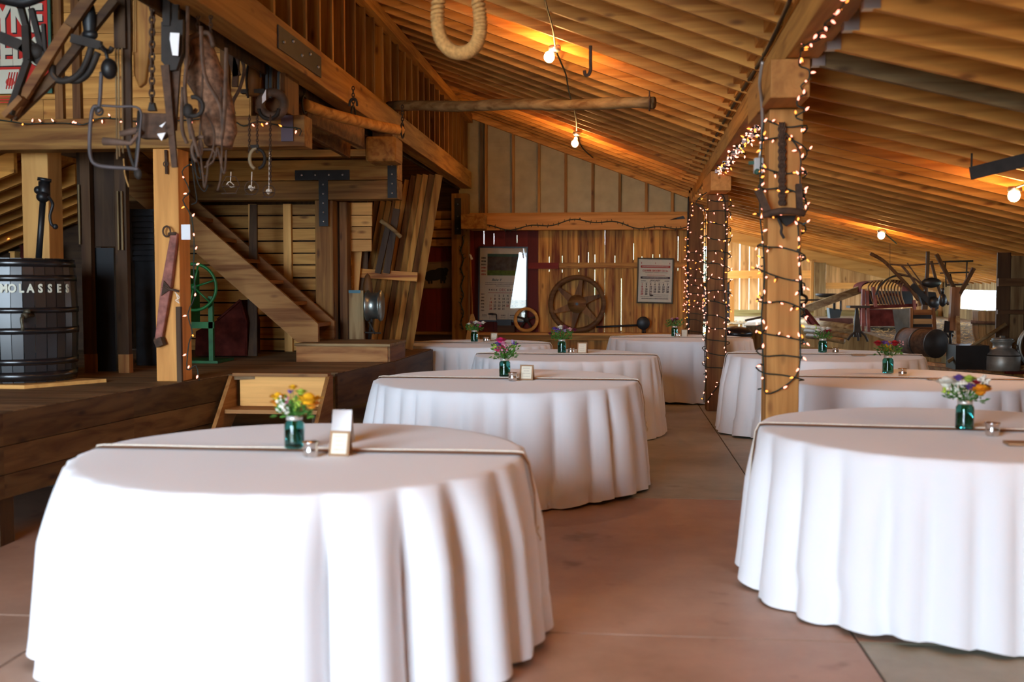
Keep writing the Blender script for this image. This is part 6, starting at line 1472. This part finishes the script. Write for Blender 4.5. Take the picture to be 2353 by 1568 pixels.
# milk can
c = G(2303, 844, 11.95); c.z = zg(4.6, 12.3)+.0; c = Vector((aY(2303, 800, 12.3).x, 12.3, zg(4.6, 12.3)))
t = thing('milk_can', 'dull tin milk can standing on the curb edge', 'milk can', c)
m = MB(); m.lathe([(0, 0), (.185, 0), (.19, .01), (.19, .17), (.186, .175), (.18, .19), (.13, .235), (.10, .25), (.10, .30), (.125, .325), (.125, .335), (0, .335)], c, 32, cap=False); obj('body', m, M_can, t)
m = MB(); m.lathe([(0, .335), (.11, .335), (.115, .35), (.10, .36), (.03, .365), (.03, .385), (0, .385)], c, 28, cap=False); obj('lid', m, M_can, t)
m = MB(); m.lathe([(.191, .165), (.195, .165), (.195, .178), (.191, .178)], c, 32, cap=False); obj('band', m, M_iron, t)
m = MB(); m.ring(c+Vector((.11, -.06, .26)), .035, .007, 'Y', 16, 6, a0=-1.5, a1=1.5); obj('ear_handle', m, M_iron, t)
m = MB(); c2 = c+Vector((.42, -.05, 0)); m.ring(c2+Vector((0, 0, .27)), .25, .012, 'Y', 40, 8); m.ring(c2+Vector((0, .06, .27)), .25, .012, 'Y', 40, 8); single('barrel_hoops', m, M_can, 'pair of metal hoops standing beside the milk can', 'hoops')
m = MB(); c2 = G(2235, 838, 12.3); c2.z = zg(c2.x, 12.4); m.box(c2.x-.2, c2.x+.16, 12.25, 12.6, c2.z, c2.z+.27); single('black_box', m, M_black, 'black box standing on the curb beside the milk can', 'box')
m = MB(); p = aY(2315, 838, 12.1); m.beam((p.x-.05, 12.02, .49), (p.x+.5, 12.0, .5), .05, .025); single('red_bar', m, M_dkred, 'dull red bar lying on the curb by the milk can', 'bar')
# straw/rubble on the earth
m = MB()
for _ in range(1400):
    y = R.uniform(12.3, 17.5); x = xc(y)+.1+(5.85-xc(y)-.1)*R.random(); z = zg(x, y)+.004; th = R.uniform(0, PI); l_ = R.uniform(.02, .09)
    m.beam((x, y, z), (x+l_*math.cos(th), y+l_*math.sin(th), z+R.uniform(0, .02)), .005, .004)
o = obj('straw', m, M_straw); o['kind'] = 'stuff'; tag(o, 'loose straw scattered over the raised earth floor', 'straw', kind='stuff')
# outside: low shrubs seen through the side opening
m = MB()
for i in range(60):
    y = 12+i*.5*R.uniform(.8, 1.2)*.9; m.ball((8.3+R.random()*.5, y, .25), .35, .4, R.uniform(.3, .55), 10, 7, jit=.25)
o = obj('shrub_outside', m, plain('bright_grass', (.16, .28, .04), .9, noise=.4, nscale=2.)); o['kind'] = 'structure'
# ================================================================ text to mesh, one mesh per printed block
dg = bpy.context.evaluated_depsgraph_get()
groups = {}
for o in [o for o in COL.objects if o.type == 'FONT']: groups.setdefault((o.parent.name, o.name.split('.')[0], o.data.materials[0].name), []).append(o)
for (pn, nm, mn), lst in groups.items():
    if nm == 'letter':
        parts = [[o] for o in lst]
    else: parts = [lst]
    for ls in parts:
        vs, fs = [], []
        for o in ls:
            me = bpy.data.meshes.new_from_object(o.evaluated_get(dg)); k = len(vs); M_ = o.matrix_basis
            vs += [tuple(M_ @ v.co) for v in me.vertices]; fs += [[i+k for i in p.vertices] for p in me.polygons]; bpy.data.meshes.remove(me)
        par = ls[0].parent; mat = ls[0].data.materials[0]
        me = bpy.data.meshes.new(nm); me.from_pydata(vs, [], fs); me.materials.append(mat)
        for o in ls: bpy.data.objects.remove(o)
        n = bpy.data.objects.new('printed_dates' if nm == 'date_number' else nm, me); COL.objects.link(n); n.parent = par
sc.cycles.use_adaptive_sampling = True; sc.cycles.adaptive_threshold = .03
sc.cycles.max_bounces = 8; sc.cycles.transmission_bounces = 8
M_led.cycles.emission_sampling = 'NONE'; M_led2.cycles.emission_sampling = 'NONE'
